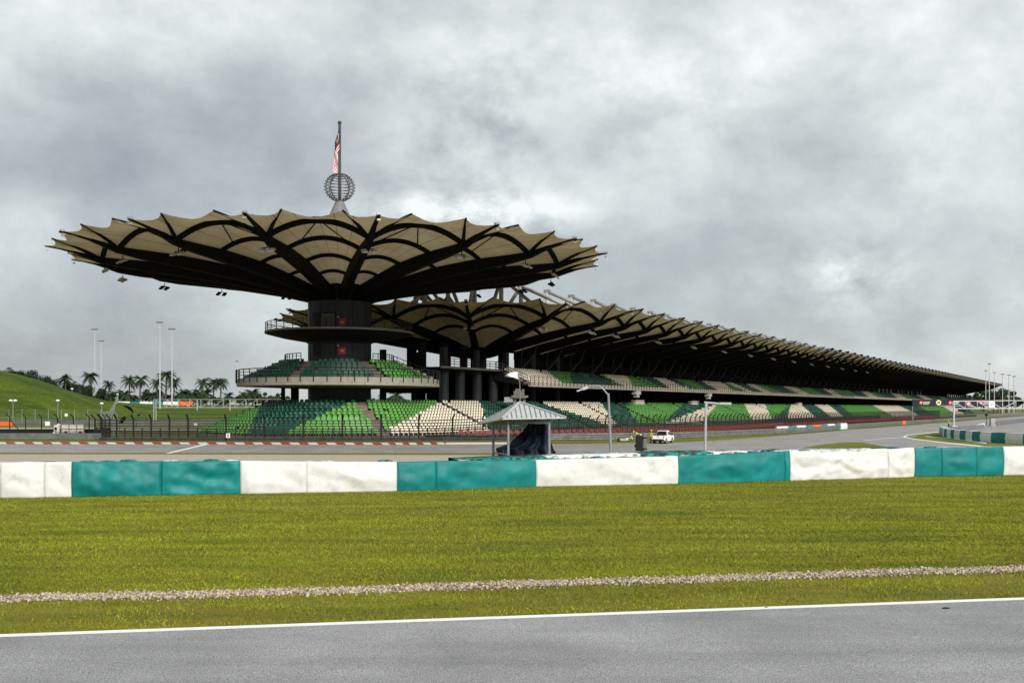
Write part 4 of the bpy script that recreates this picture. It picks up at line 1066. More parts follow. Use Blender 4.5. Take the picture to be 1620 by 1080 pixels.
for s in (141.5, 146.5, 152.0, 157.5):
    b = MB(); b.tube([ST(s, -99.5, GZ), ST(s, -99.5, 9.6)], .85, 14); b.build('undercroft_column', core_m, gs)
nv_ = 0
for i in range(0, 46):
    s = HS+SP*i+5.1; b = MB()
    for ds in (-2.3, 2.3): b.tube([ST(s, -100.0, 10.6), ST(s+ds, -98.6, 13.2), ST(s+ds*1.2, -97.6, 15.8)], [.12, .10, .06], 6 if i < 14 else 4)
    b.build('tripod_strut', M('strut_grey', (.06, .06, .062), .5, .2, .8), gs)
b = MB()
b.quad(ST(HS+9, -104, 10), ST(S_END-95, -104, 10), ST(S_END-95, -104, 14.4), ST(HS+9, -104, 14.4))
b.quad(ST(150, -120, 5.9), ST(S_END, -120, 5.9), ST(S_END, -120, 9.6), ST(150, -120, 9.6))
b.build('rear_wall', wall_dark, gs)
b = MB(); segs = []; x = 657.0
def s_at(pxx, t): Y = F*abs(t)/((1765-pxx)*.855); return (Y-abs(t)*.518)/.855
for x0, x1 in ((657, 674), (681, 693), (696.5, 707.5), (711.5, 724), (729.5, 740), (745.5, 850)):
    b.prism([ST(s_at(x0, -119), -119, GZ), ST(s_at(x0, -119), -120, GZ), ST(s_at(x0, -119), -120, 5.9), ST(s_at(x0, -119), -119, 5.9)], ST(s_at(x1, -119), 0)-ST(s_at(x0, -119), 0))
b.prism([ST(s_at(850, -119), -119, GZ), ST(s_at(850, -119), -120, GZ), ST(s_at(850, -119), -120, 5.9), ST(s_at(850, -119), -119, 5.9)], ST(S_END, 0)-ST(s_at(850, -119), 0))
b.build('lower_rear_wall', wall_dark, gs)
sh_m = M('pale_shutter', (.30, .29, .29), .7, .15, .5)
for x0, x1 in ((1388, 1394), (1395.5, 1401), (1403, 1408.5), (1409.5, 1414), (1422, 1427), (1428, 1432.5), (1434.5, 1439), (1440, 1444), (1450.5, 1454.5), (1455.5, 1459.5)):
    s0, s1 = s_at(x0, -103.7), s_at(x1, -103.7); b = MB()
    b.face([ST(s0, -103.7, 10.2), ST(s1, -103.7, 10.2), ST(s1, -103.7, 18.0), ST((s0+s1)/2, -103.7, 19.0), ST(s0, -103.7, 18.0)]); b.build('shutter', sh_m, gs)
# upper tier
UT, UZ, UN, US0 = -91.0, 7.35, 6, 156.6
b = MB(); b.prism([ST(US0, UT, 6.9), ST(US0, UT-.35, 6.9), ST(US0, UT-.35, 7.75), ST(US0, UT, 7.75)], ST(S_END, 0)-ST(US0, 0)); b.build('upper_slab_edge', conc, gs)
pr = [(UT-.35, UZ)]
for k in range(UN): pr += [(UT-.35-(k+1)*1.05, UZ+k*.46), (UT-.35-(k+1)*1.05, UZ+(k+1)*.46)]
b = MB(); b.grid([[ST(s, t, z) for t, z in pr] for s in np.arange(US0, S_END, 20)]); b.build('upper_steps', conc_br, gs)
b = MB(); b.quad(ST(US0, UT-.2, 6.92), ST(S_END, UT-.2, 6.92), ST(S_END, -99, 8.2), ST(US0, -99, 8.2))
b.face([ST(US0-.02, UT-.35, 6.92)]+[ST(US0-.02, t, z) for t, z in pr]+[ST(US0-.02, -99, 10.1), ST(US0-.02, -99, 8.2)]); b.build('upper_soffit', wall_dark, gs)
it = []
for k in range(UN):
    t = UT-.35-k*1.05-.6
    for i in range(int((S_END-US0-2)/PITCH)):
        s = US0+1.4+(i+.5)*PITCH
        if ((s-US0+2) % 20.6) < 1.5 and s > US0+30 or random.random() < .01: continue
        p = ST(s, t, UZ+k*.46)
        if (s-US0+2) % 41.2 < 3.2 and random.random() < .5: continue
        it.append((p, R(58.8), seat_col(UPP, px(p)[0], k/(UN-1))))
seats(gs, it)
b = MB()
for z in (.35, .7, 1.05): b.tube([ST(US0, UT+.08, 7.75+z), ST(S_END, UT+.08, 7.75+z)], .05, 4)
for s in np.arange(US0, 420, 1.55): b.bar(ST(s, UT+.07, 7.15), ST(s, UT+.07, 8.85), .11, .11)
b.build('upper_railing', rail_m, gs)
b = MB()
for ds, zz_ in ((0, 0), (0, .5), (0, 1.0)): b.tube([ST(US0-.3, UT-.3, 7.9+zz_), ST(US0-.3, -98, 10.6+zz_)], .07, 5)
for k in range(6): b.bar(ST(US0-.3, UT-.3-k*1.35, 7.6+k*.5), ST(US0-.3, UT-.3-k*1.35, 9.0+k*.5), .1, .1)
b.build('stair_railing', M('grey_rail', (.13, .12, .115), .5, .2, 1.0), gs)
for i, s in enumerate((205, 251, 297, 345)):
    if i < 2:
        b = MB(); q = ST(s, UT-.6, 6.4); b.box(q, (2.4, 1.2, .8), az=R(58.8)); b.box(q-Vector((0, 0, .7)), (1.4, .9, .7), az=R(58.8)); b.box(q+Vector((0, 0, .45)), (2.8, .3, .15), az=R(58.8)); b.build('hanging_speaker', steel_grey, gs)
for s in (214.0, 250.0, 352.0):
    b = MB(); q = tpath(s-TS, NROW*RD-.3); b.box((q.x, q.y, TZ0+NROW*RR+.35), (1.2, 5.0, 1.35), az=R(58.8-90)); b.build('beige_cabinet', M('beige_board', (.52, .46, .40), .8, .08, 1.0), ter)
# floodlights under the main roof
k = 0
for i in list(range(-3, 1))+list(range(1, 24, 2)):
    rb = rad[-i] if i < 0 else par[i]
    p = RM.bot(rb, 25.0)-Vector((0, 0, -.1)); d = Vector((*rb(26), 0))-Vector((*rb(25), 0))
    lab = 'floodlight pair under the main grandstand roof edge, %s from the left' % (ORD+['twenty-first', 'twenty-second'])[k]
    floodlight(p, math.atan2(d.y, d.x), lab, 'floodlights under the grandstand roof', big=False); k += 1
# black advert board on a gantry over the far straight
BY = 305.0; q = gp(1443.5, 668.2)
bn = thing('advert_gantry', 'long black overhead advert board with red and yellow round logos before the far stands', 'advert board', (q[0], BY, GZ))
A = lambda x, y, d=0: at(x, y, BY+d)
b = MB(); b.tube([Vector((q[0], BY+.3, GZ)), A(1443.5, 631.5, .3)], .14, 8); b.build('leg', galv, bn)
b = MB(); b.tube([A(1447.5, 652, .3), Vector((q[0], BY+.3, GZ+.6))], .10, 8); b.build('leg_brace', galv, bn)
b = MB(); a, c = A(1443.5, 641.2), A(1584, 631.8); b.box(((a.x+c.x)/2, BY, (a.z+c.z)/2), (c.x-a.x, .3, c.z-a.z)); b.build('panel', M('banner_black', (.008, .008, .014), .6, .1), bn)
lg_r = M('logo_red', (.62, .03, .04), .5, .05); lg_y = M('logo_yellow', (.72, .62, .25), .5, .05); lg_b = M('logo_black', (.03, .03, .03), .5, .05)
def roundel(x, y, dia, mats_, name):
    c = A(x, y); w_ = dia/2/F*BY
    for k, (m, k_) in enumerate(mats_):
        b = MB(); b.prism([c+Vector((w_*k_*math.cos(6.2832*i/24), -.17-.02*k, w_*k_*math.sin(6.2832*i/24))) for i in range(24)], (0, .03, 0)); b.build(name, m, bn)
for x in (1456.8, 1503, 1552):
    roundel(x, 636.8, 6.0, [(lg_r, 1), (white_m, .45), (lg_r, .22)], 'red_logo')
    for x1, y0, y1 in ((x+14.5, 635.4, 637.1), (x+13, 638.4, 639.5)):
        b = MB(); n = 9
        for i in range(n):
            u0, u1 = x+3.8+(x1-x-3.8)*i/n, x+3.8+(x1-x-3.8)*(i+.8)/n; b.quad(A(u0, y1, -.17), A(u1, y1, -.17), A(u1, y0, -.17), A(u0, y0, -.17))
        b.build('lettering_line', white_m, bn)
roundel(1484.6, 636.6, 8.2, [(white_m, 1), (lg_y, .88), (lg_b, .5), (lg_y, .22)], 'yellow_logo')
# camera platform on the terrace top behind the hut roof
q = Vector((*at(822, 630, 176)[:2], 0)); cp = thing('camera_platform', 'grey scaffold platform with equipment on the terrace behind the hut flag', 'platform', (q.x, q.y, 3.9))
b = MB(); b.box((q.x, q.y, 5.0), (3.0, 1.6, .35)); b.box((q.x, q.y, 4.75), (2.2, 1.3, .2)); b.build('deck', MATS['deck_concrete'], cp)  # platform greys lowered: its shadow is painted into deck, case and box
b = MB()
for k in (-1, 1): b.bar((q.x+k*.9, q.y, 3.0), (q.x+k*1.3*.6, q.y, 4.9), .22, .5)
b.build('legs', MATS['deck_concrete'], cp)
b = MB(); b.box((q.x-.1, q.y, 5.6), (1.9, 1.0, .8)); b.box((q.x-.3, q.y, 6.2), (.9, .6, .4)); b.box((q.x+.6, q.y, 6.15), (.5, .5, .3)); b.build('equipment_case', M('shaded_case_grey', (.13, .125, .125), .6, .2, 2), cp)
b = MB(); b.box(at(804.5, 632, 176), (1.5, .8, .9)); b.build('side_box', M('shaded_side_grey', (.3, .31, .3), .6, .1, 2), cp)

# ================================================================ RAILS AND CATCH FENCE
def catmull(pts, n=8):
    pts = [Vector((*p[:2], 0)) for p in pts]; out = []
    for i in range(len(pts)-1):
        p0, p1, p2, p3 = pts[max(i-1, 0)], pts[i], pts[i+1], pts[min(i+2, len(pts)-1)]
        for k in range(n):
            t = k/n; out.append(.5*((2*p1)+(p2-p0)*t+(2*p0-5*p1+4*p2-p3)*t*t+(3*p1-p0-3*p2+p3)*t**3))
    return out+[pts[-1]]
def resample(path, step):
    out = [path[0]]; d = 0
    for a, c in zip(path[:-1], path[1:]):
        L_ = (c-a).length; t = step-d
        while t <= L_: out.append(a.lerp(c, t/L_)); t += step
        d = L_-(t-step)
    return out
def armco(name, label, path, z0, h, beams, mat, step=2.6, cat='guard rail', postmat=galv_dark, maxpost=60):
    rt = thing(name, label, cat, (path[0].x, path[0].y, GZ))
    bh = h/beams
    for k in range(beams):
        b = MB(); P = []
        for i, p in enumerate(path):
            t = (path[min(i+1, len(path)-1)]-path[max(i-1, 0)]).normalized(); n = Vector((t.y, -t.x, 0)); zc = z0+bh*(k+.5)
            P.append([p+n*d+Vector((0, 0, zc+dz*bh)) for d, dz in ((.0, -.46), (.07, -.30), (.02, -.12), (.02, .12), (.07, .30), (0, .46))])
        b.grid(P); b.build('beam', mat, rt)
    ps = resample(path, step)[:maxpost]
    for p in ps:
        b = MB(); b.bar(p+Vector((0, 0, GZ))+Vector((0, .12, 0)), p+Vector((0, .12, z0+h)), .1, .1); b.build('post', postmat, rt)
    return rt
rail_path = catmull([gp(157, 697), (-45, 135.4), (-25, 134.9), (-10, 135.2), (2, 136.6), (12, 139.6), (23.7, 144.9), (44.9, 170), (60, 192), ST(230, -49.5), ST(330, -49), ST(500, -49), ST(800, -49)], 8)
NB0 = 34
armco('guard_rail', 'dark guard rail in front of the curved terrace round the tower', rail_path[:NB0+1], GZ+.02, .50, 2, M('black_rail_beam', (.05, .05, .055), .45, .3, 1.0), 3.0)
armco('guard_rail', 'long grey triple guard rail along the straight below the grandstand fence', rail_path[NB0:], GZ+.05, .95, 3, galv_dark, 3.0)
armco('guard_rail', 'weathered guard rail at the left frame edge in front of the white tank', [Vector((*gp(x, y), 0)) for x, y in ((-160, 696), (0, 695.6), (80, 695.6), (165, 696))], GZ+.1, .86, 3, galv_dark)
armco('guard_rail', 'dark guard rail across the far field at the foot of the green hill', [Vector((*gp(x, y), 0)) for x, y in ((-160, 673.6), (22, 673.5), (175, 673.3), (345, 672.6))], GZ+.1, 1.3, 2, M('dark_rail', (.10, .10, .11), .6, .25, .6), 12)
# dark low wall behind the left rail
b = MB(); b.bar((*gp(-160, 686.5), GZ+.45), (*gp(175, 686.5), GZ+.45), .4, .9); tag(b.build('low_wall', black_m), 'low black wall between the service road and the near left guard rail', 'wall')
fence_path = catmull([(-59, 146), (-58.2, 139.6), (-48, 136.6), (-28, 136.0), (-14, 138.6), (-5, 144.2), (3, 151.2), (11, 160), ST(165, -72), ST(230, -72), ST(330, -72), ST(500, -72), ST(800, -72)], 8)
cf = thing('catch_fence', 'tall brown debris fence with bent post tops in front of the terrace seats', 'fence', (fence_path[0].x, fence_path[0].y, GZ))
def fz(p): return interp(p.x, [-10, 10], [GZ, -1.0])
posts_ = []; i = 0
dense = resample(fence_path, .66)
def fnorm(i):
    t = (dense[min(i+2, len(dense)-1)]-dense[max(i-2, 0)]).normalized(); return Vector((t.y, -t.x, 0))
nb_ = 0; rest = MB()
for i, p in enumerate(dense):
    per = 4 if (p.x > -2 or p.x < -46) else 8
    if i % per: continue
    n = fnorm(i); z = fz(p); hh = 2.95 if p.x < 0 else 2.15
    m = MB() if nb_ < 100 else rest
    if p.length > 520: break
    m.tube([p+Vector((0, 0, GZ)), p+Vector((0, 0, z+hh)), p+n*.55+Vector((0, 0, z+hh+.62))], (.13 if p.x < 0 else .105) if p.length < 260 else .13, 6 if nb_ < 60 else 4)
    if nb_ < 100: m.build('post', fence_brown, cf)
    nb_ += 1
tag(rest.build('posts', fence_brown, cf), kind='stuff')
b = MB()
sub = [(i, p) for i, p in enumerate(dense) if i % 6 == 0]
for h in (.30, .62, .94, 1.26, 1.62, 1.98, 2.34, 2.72):
    b.tube([p+Vector((0, 0, fz(p)+h*(1 if p.x < 0 else .80))) for i, p in sub], [.075 if h not in (1.26, .30) else .11]*len(sub), 3, cap=False)
b.build('wire_mesh', fence_brown, cf)
b = MB()
for i, p in enumerate(dense):
    if p.length > 380: break
    if i % 2 and p.x < -2: continue
    b.bar(p+Vector((0, 0, GZ)), p+Vector((0, 0, fz(p)+(1.75 if p.x < 0 else 1.4))), .14, .14)
b.build('bar_grating', fence_brown, cf)
# low black wall with a row of red seats along the straight
rp = catmull([(-12, 136.9), (-6, 137.6), (2, 139.8), (12, 144.5), (22, 152.5), (40, 177), ST(230, -60), ST(330, -60), ST(500, -60), ST(800, -60)], 8)
rs_ = thing('red_seat_row', 'single row of red seats on a low black wall behind the trackside rail', 'seat row', (rp[0].x, rp[0].y, GZ))
b = MB(); P = []
for i, p in enumerate(rp):
    t = (rp[min(i+1, len(rp)-1)]-rp[max(i-1, 0)]).normalized(); n = Vector((t.y, -t.x, 0))
    P.append([p+n*.3+Vector((0, 0, GZ)), p+n*.3+Vector((0, 0, GZ+.72)), p-n*.9+Vector((0, 0, GZ+.72)), p-n*.9+Vector((0, 0, GZ))])
b.grid(P); b.build('base_wall', black_m, rs_)
it = []; dn = resample(rp, 1.0)
for i, p in enumerate(dn):
    if p.length > 420: break
    t = (dn[min(i+1, len(dn)-1)]-dn[max(i-1, 0)]).normalized()
    if p.x < -8: continue
    it.append((p+Vector((0, 0, GZ+.52)), math.atan2(t.y, t.x), seat_r))
seats(rs_, it)
# small sign with a red figure on the rail before the tower
q = gp(362, 697.5); sg = thing('number_board', 'tiny white trackside board with a red mark before the tower seats', 'sign', (q[0], q[1]-.25, GZ))
b = MB(); b.box((q[0], q[1]-.35, GZ+.75), (.52, .05, .62)); b.build('board', white_m, sg)
b = MB(); b.box((q[0], q[1]-.385, GZ+.75), (.16, .02, .40), (Vector((1, 0, .2)).normalized(), Vector((0, 1, 0)), Vector((-.2, 0, 1)).normalized())); b.build('red_mark', red_m, sg)
b = MB(); b.bar((q[0], q[1]-.35, GZ), (q[0], q[1]-.35, GZ+.5), .06, .06); b.build('stake', galv_dark, sg)

# ================================================================ TYRE WALLS ON THE RIGHT
def tyre_wall(pts, h, n, name, label, group, odd=None):
    path = resample(catmull([gp(*p) for p in pts], 10), .5); L_ = len(path); rt = thing(name, label, 'tyre wall', (path[0].x, path[0].y, GZ), group)
    for k in range(n):
        i0, i1 = k*(L_-1)//n, (k+1)*(L_-1)//n
        b = MB(); P = []
        for i in range(i0, i1+1):
            t = (path[min(i+1, L_-1)]-path[max(i-1, 0)]).normalized(); nn = Vector((t.y, -t.x, 0)); p = path[i]; wv = .05*math.sin(i*2.1)
            P.append([p+nn*(.05+wv)+Vector((0, 0, GZ)), p+nn*(.12+wv)+Vector((0, 0, GZ+h*.5)), p+nn*(.03)+Vector((0, 0, GZ+h)), p-nn*1.0+Vector((0, 0, GZ+h)), p-nn*1.0+Vector((0, 0, GZ))])
        b.grid(P); b.face(P[0]); b.face(P[-1])
        m = teal_m if k % 2 else white_m
        if odd and k in odd: m = orange_m
        b.build('painted_block', m, rt, smooth=False)
tyre_wall([(1227, 685.6), (1240, 685.4), (1290, 682), (1340, 678.3)], 1.25, 9, 'tyre_wall', 'short straight white and teal tyre wall against the rail under the grandstand', 'tyre walls on the right', odd=(4,))
dw = M('grey_painted_tyre', (.42, .39, .36), .8, .3, 1.0); 
tyre_wall([(1487, 686.5), (1489, 689), (1496, 692.2), (1520, 695.5), (1560, 699.5), (1625, 703), (1700, 705.5)], 1.35, 19, 'tyre_wall', 'curved white and teal tyre wall round the grass island at the right edge', 'tyre walls on the right')
# ================================================================ RIGHT GANTRY AND PIT ENTRY
q = gp(1509, 675); gY = q[1]
gt = thing('start_gantry', 'white truss gantry with a leg and start lights at the right frame edge', 'gantry', (q[0], gY, GZ))
gw = M('gantry_white', (.45, .46, .455), .5, .08, 1.0)
A = lambda x, y, d=0: at(x, y, gY+d)
b = MB(); b.tube([(q[0], gY, GZ), A(1509, 634.5)], .20, 10); b.box((q[0], gY, GZ+.12), (1.3, 1.3, .24)); b.build('leg', gw, gt)
b = MB()
for d in (0, 1.6):
    b.tube([A(1508, 634.5, d), A(1760, 632, d)], .11, 8); b.tube([A(1508, 646.2, d), A(1760, 646.2, d)], .13, 8)
    xx = [1509, 1527, 1546, 1565, 1586, 1607, 1628, 1650]
    for i, x in enumerate(xx):
        b.tube([A(x, 634.5, d), A(x, 646, d)], .09, 6)
        if i < len(xx)-1: b.tube([A(x, 635 if i < 4 else 646, d), A(xx[i+1], 646 if i < 4 else 635, d)], .10, 6)
for i, x in enumerate(xx): b.tube([A(x, 634.5), A(x, 634.5, 1.6)], .07, 5)
b.build('truss', gw, gt)
for k in range(4):
    b = MB(); p = A(1517+3.1*k, 649.2); b.box(p, (.34, .25, .5)); b.lathe((p.x, p.y-.14, p.z-.1), [(0, -.05), (.12, 0), (0, .05)], 8); b.build('start_light', black_m, gt)
b = MB(); p = A(1569, 639.5, -.3); b.box(p, (1.45, .1, 1.5)); b.build('sign_plate', white_m, gt)
b = MB(); p = A(1569, 640.5, -.37); b.box(p, (.9, .03, .12)); b.box(p+Vector((0, 0, .3)), (.5, .03, .3)); b.build('sign_mark', M('pale_green_print', (.3, .5, .42), .6, .1), gt)
b = MB(); p = A(1532, 638.4, -.3); b.lathe((0, 0, 0), [(.0, 0), (.55, 0), (.55, .08), (0, .08)], 20)
b.v = [(p.x+x, p.y-z, p.z+y) for x, y, z in b.v]; o = b.build('round_board', white_m, gt)
b = MB(); b.lathe((0, 0, 0), [(.36, .1), (.52, .1)], 20); b.bar((-.3, .3, .1), (.3, -.3, .1), .12, .02); b.v = [(p.x+x, p.y-z, p.z+y) for x, y, z in b.v]; b.build('red_ring', lg_r, o)
# pit wall pieces
def wall_px(name, label, cat, x0, y0, x1, y1, h, mat, th=.4):
    a, c = Vector((*gp(x0, y0), GZ+h/2)), Vector((*gp(x1, y1), GZ+h/2)); rt = MB(); rt.bar(a, c, th, h); n = max(1, int((c-a).length/4)); 
    o = rt.build(name, mat); tag(o, label, cat); return o
wall_px('pit_barrier', 'short grey concrete barrier at the foot of the gantry leg', 'barrier', 1497, 683.2, 1556, 678.3, .9, galv_dark)
armco('guard_rail', 'grey pit guard rail crossing behind the gantry at the right edge', [Vector((*gp(x, y), 0)) for x, y in ((1575, 673.2), (1620, 667.5), (1700, 659.5))], GZ+.1, 1.1, 3, galv_dark, 8)
armco('guard_rail', 'far pit guard rail nearest the horizon at the right edge', [Vector((*gp(x, y), 0)) for x, y in ((1545, 662), (1620, 657), (1700, 653.5))], GZ+.2, 1.5, 3, galv_dark, 16)
q = gp(1570, 674); pb = thing('timing_cabinet', 'pale grey cabinet with black ball lamp beside the pit lane', 'cabinet', (*q, GZ))
b = MB(); b.box((q[0], q[1], GZ+1.2), (1.1, .8, 1.5)); b.box((q[0], q[1], GZ+.2), (1.3, 1.0, .4)); b.build('case', M('cabinet_grey', (.42, .42, .41), .6, .1), pb)
b = MB(); p = at(1560.5, 656, q[1]); b.lathe(p, [(0, -.36), (.25, -.25), (.36, 0), (.25, .25), (0, .36)], 12); b.bar(p-Vector((0, 0, 2.6)), p, .1, .1); b.build('ball_lamp', black_m, pb)
b = MB(); b.bar(at(1569.3, 690, q[1]-40)-Vector((0, 0, 0)), at(1568, 668, q[1]-40), .06, .06); tag(b.build('marker_stake', galv_dark), 'thin grey stake standing on the grass before the curved tyre wall', 'stake')
q = gp(1575, 672.6); b = MB(); b.box((*q, GZ+.4), (1.4, .7, .7)); b.box((q[0], q[1], GZ+.8), (1.2, .6, .15)); tag(b.build('equipment_box', M('ochre_box', (.42, .30, .12), .7, .15, 2)), 'ochre box on the ground by the pale pit cabinet', 'box')
q = gp(1550, 673.6); b = MB(); b.prism([(q[0]-1.2, q[1]-.4, GZ), (q[0]+1.2, q[1]-.4, GZ), (q[0]+1.0, q[1]-.4, GZ+.75), (q[0]-.4, q[1]-.4, GZ+.45)], (0, .8, 0)); tag(b.build('wedge_block', white_m), 'white wedge shaped block on the pit lane under the gantry', 'block')
for x, y, lab in ((1497, 676.5, 'dark figure in pale cap standing left of the gantry leg'),): pass
q = gp(1430, 672.8); mk = thing('marker_board', 'orange trackside marker board on the verge below the far terrace', 'marker board', (*q, GZ))
b = MB(); b.box((q[0], q[1], GZ+.75), (.9, .25, .95)); b.build('panel', orange_m, mk); b = MB(); b.bar((q[0]-.3, q[1], GZ), (q[0]-.3, q[1], GZ+.4), .1, .1); b.bar((q[0]+.3, q[1], GZ), (q[0]+.3, q[1], GZ+.4), .1, .1); b.build('feet', black_m, mk)
# ================================================================ PICKUP
def xf(c, h):
    ch, sh = math.cos(h), math.sin(h)
    return lambda x, y, z: Vector((c[0]+x*ch-y*sh, c[1]+x*sh+y*ch, c[2]+z))
q = gp(1049, 701.0); pk = thing('pickup_truck', 'white double cab pickup parked on the verge by the guard rail, seen from behind', 'pickup', (*q, GZ))
T = xf((q[0], q[1], GZ), R(66)); SCL = .92
def TP(x, y, z): return T(x*SCL, y*SCL, z*SCL)
car_w = M('white_car_paint', (.74, .75, .74), .3, .03, 1.0, spec=.5)
def slab(prof, y0, y1, taper=0.0):
    b = MB(); n = len(prof); zc = 0
    P = [[TP(x, y0, z) for x, z in prof], [TP(x, y1, z) for x, z in prof]]
    return P
def loft(secs, mat, name, parent, smooth=False):
    """secs: list of (y, [(x, z)...]) outlines across the car"""
    b = MB(); rows = [[TP(x, y, z) for x, z in pr] for y, pr in secs]
    for r0, r1 in zip(rows[:-1], rows[1:]):
        n = len(r0)
        for k in range(n): b.quad(r0[k], r0[(k+1) % n], r1[(k+1) % n], r1[k])
    b.face(rows[0]); b.face(rows[-1]); return b.build(name, mat, parent, smooth)
body = [(-2.55, .50), (-2.55, 1.12), (-.55, 1.14), (1.25, 1.16), (2.35, 1.02), (2.5, .88), (2.5, .45), (1.98, .40), (1.85, .75), (1.5, .86), (1.15, .75), (1.0, .38), (-1.05, .38), (-1.2, .75), (-1.5, .86), (-1.85, .75), (-2.0, .42)]
sh_ = [(x*.985, z) for x, z in body]
o = loft([(-.90, sh_), (-.86, body), (.86, body), (.90, sh_)], car_w, 'body', pk)
cab = [(-.62, 1.12), (-.50, 1.70), (-.3, 1.78), (.55, 1.78), (.75, 1.70), (1.45, 1.14)]
loft([(-.84, [(x, z) for x, z in cab]), (-.70, [(x*.98, z) for x, z in cab]), (.70, [(x*.98, z) for x, z in cab]), (.84, cab)], car_w, 'cab', pk) if False else None
b = MB()
lo = [(-.62, 1.13), (1.45, 1.15)]; 
def ring(z, x0, x1, y): return [TP(x0, -y, z), TP(x1, -y, z), TP(x1, y, z), TP(x0, y, z)]
r0, r1, r2 = ring(1.13, -.62, 1.45, .84), ring(1.68, -.42, .72, .72), ring(1.77, -.30, .52, .66)
for a, c in ((r0, r1), (r1, r2)):
    for k in range(4): b.quad(a[k], a[(k+1) % 4], c[(k+1) % 4], c[k])
b.face(r2); cabo = b.build('cab', car_w, pk)
b = MB()
def pane(p): b.face(p)
g = lambda x, y, z: TP(x, y, z)
pane([g(-.625, -.70, 1.20), g(-.625, .70, 1.20), g(-.47, .62, 1.64), g(-.47, -.62, 1.64)])
b.build('rear_window', glass_m, cabo)
for y in (-1, 1):
    b = MB(); b.face([g(-.45, y*.845, 1.2), g(.42, y*.845, 1.2), g(.42, y*.755, 1.62), g(-.34, y*.755, 1.62)]); b.face([g(.48, y*.845, 1.2), g(1.18, y*.845, 1.2), g(.70, y*.755, 1.62), g(.48, y*.755, 1.62)]); b.build('side_window', glass_m, cabo)
b = MB(); b.face([g(1.47, -.72, 1.2), g(1.47, .72, 1.2), g(.80, .62, 1.64), g(.80, -.62, 1.64)]); b.build('windscreen', glass_m, cabo)
b = MB()
b.face([g(-2.50, -.80, 1.145), g(-2.5, .80, 1.145), g(-.66, .80, 1.155), g(-.66, -.80, 1.155)]); b.build('bed_cover', black_m, pk)
b = MB()
for z in (1.35, 1.66): b.tube([g(-.8, -.66, z), g(-.8, .66, z)], .04, 6)
for y in (-.66, .66): b.tube([g(-1.6, y, 1.14), g(-.8, y, 1.68), g(-.8, y, 1.14)], .04, 6)
b.build('roll_bar', black_m, pk)
b = MB(); b.box(g(-2.63, 0, .52), (.2*SCL, 1.7*SCL, .2*SCL), az=R(66)); b.build('rear_bumper', black_m, pk)
b = MB(); b.box(g(-2.57, 0, .88), (.05, 1.30, .36), az=R(66)); tg = b.build('tailgate', car_w, pk)
b = MB(); b.box(g(-2.61, 0, 1.0), (.05, .3, .06), az=R(66)); b.build('handle', black_m, tg)
for y in (-.78, .78): b = MB(); b.box(g(-2.56, y, .92), (.06, .11, .24), az=R(66)); b.build('tail_light', lg_r, pk)
for y in (-.95, .95): b = MB(); b.box(g(.95, y, 1.25), (.12, .2, .2), az=R(66)); b.build('door_mirror', black_m, pk)
for x in (-1.52, 1.48):
    for y in (-.80, .80):
        b = MB(); c = g(x, y, .36); d = (T(0, 1, 0)-T(0, 0, 0)); fx = (T(1, 0, 0)-T(0, 0, 0))
        pr = [(.0, -.13), (.22, -.13), (.34, -.11), (.36, 0), (.34, .11), (.22, .13), (0, .13)]
        P = [[c+d*w_*SCL+(fx*math.cos(a)+Vector((0, 0, 1))*math.sin(a))*r*SCL for r, w_ in pr] for a in np.linspace(0, 2*math.pi, 17)]
        b.grid(P); w_o = b.build('wheel', rubber_m, pk, smooth=True)
        b = MB(); P = [[c+d*w_*SCL*(1 if y > 0 else -1)+(fx*math.cos(a)+Vector((0, 0, 1))*math.sin(a))*r*SCL for r, w_ in [(0, .14), (.2, .14), (.22, .12)]] for a in np.linspace(0, 2*math.pi, 13)]
        b.grid(P); b.build('rim', lamp_m, w_o)

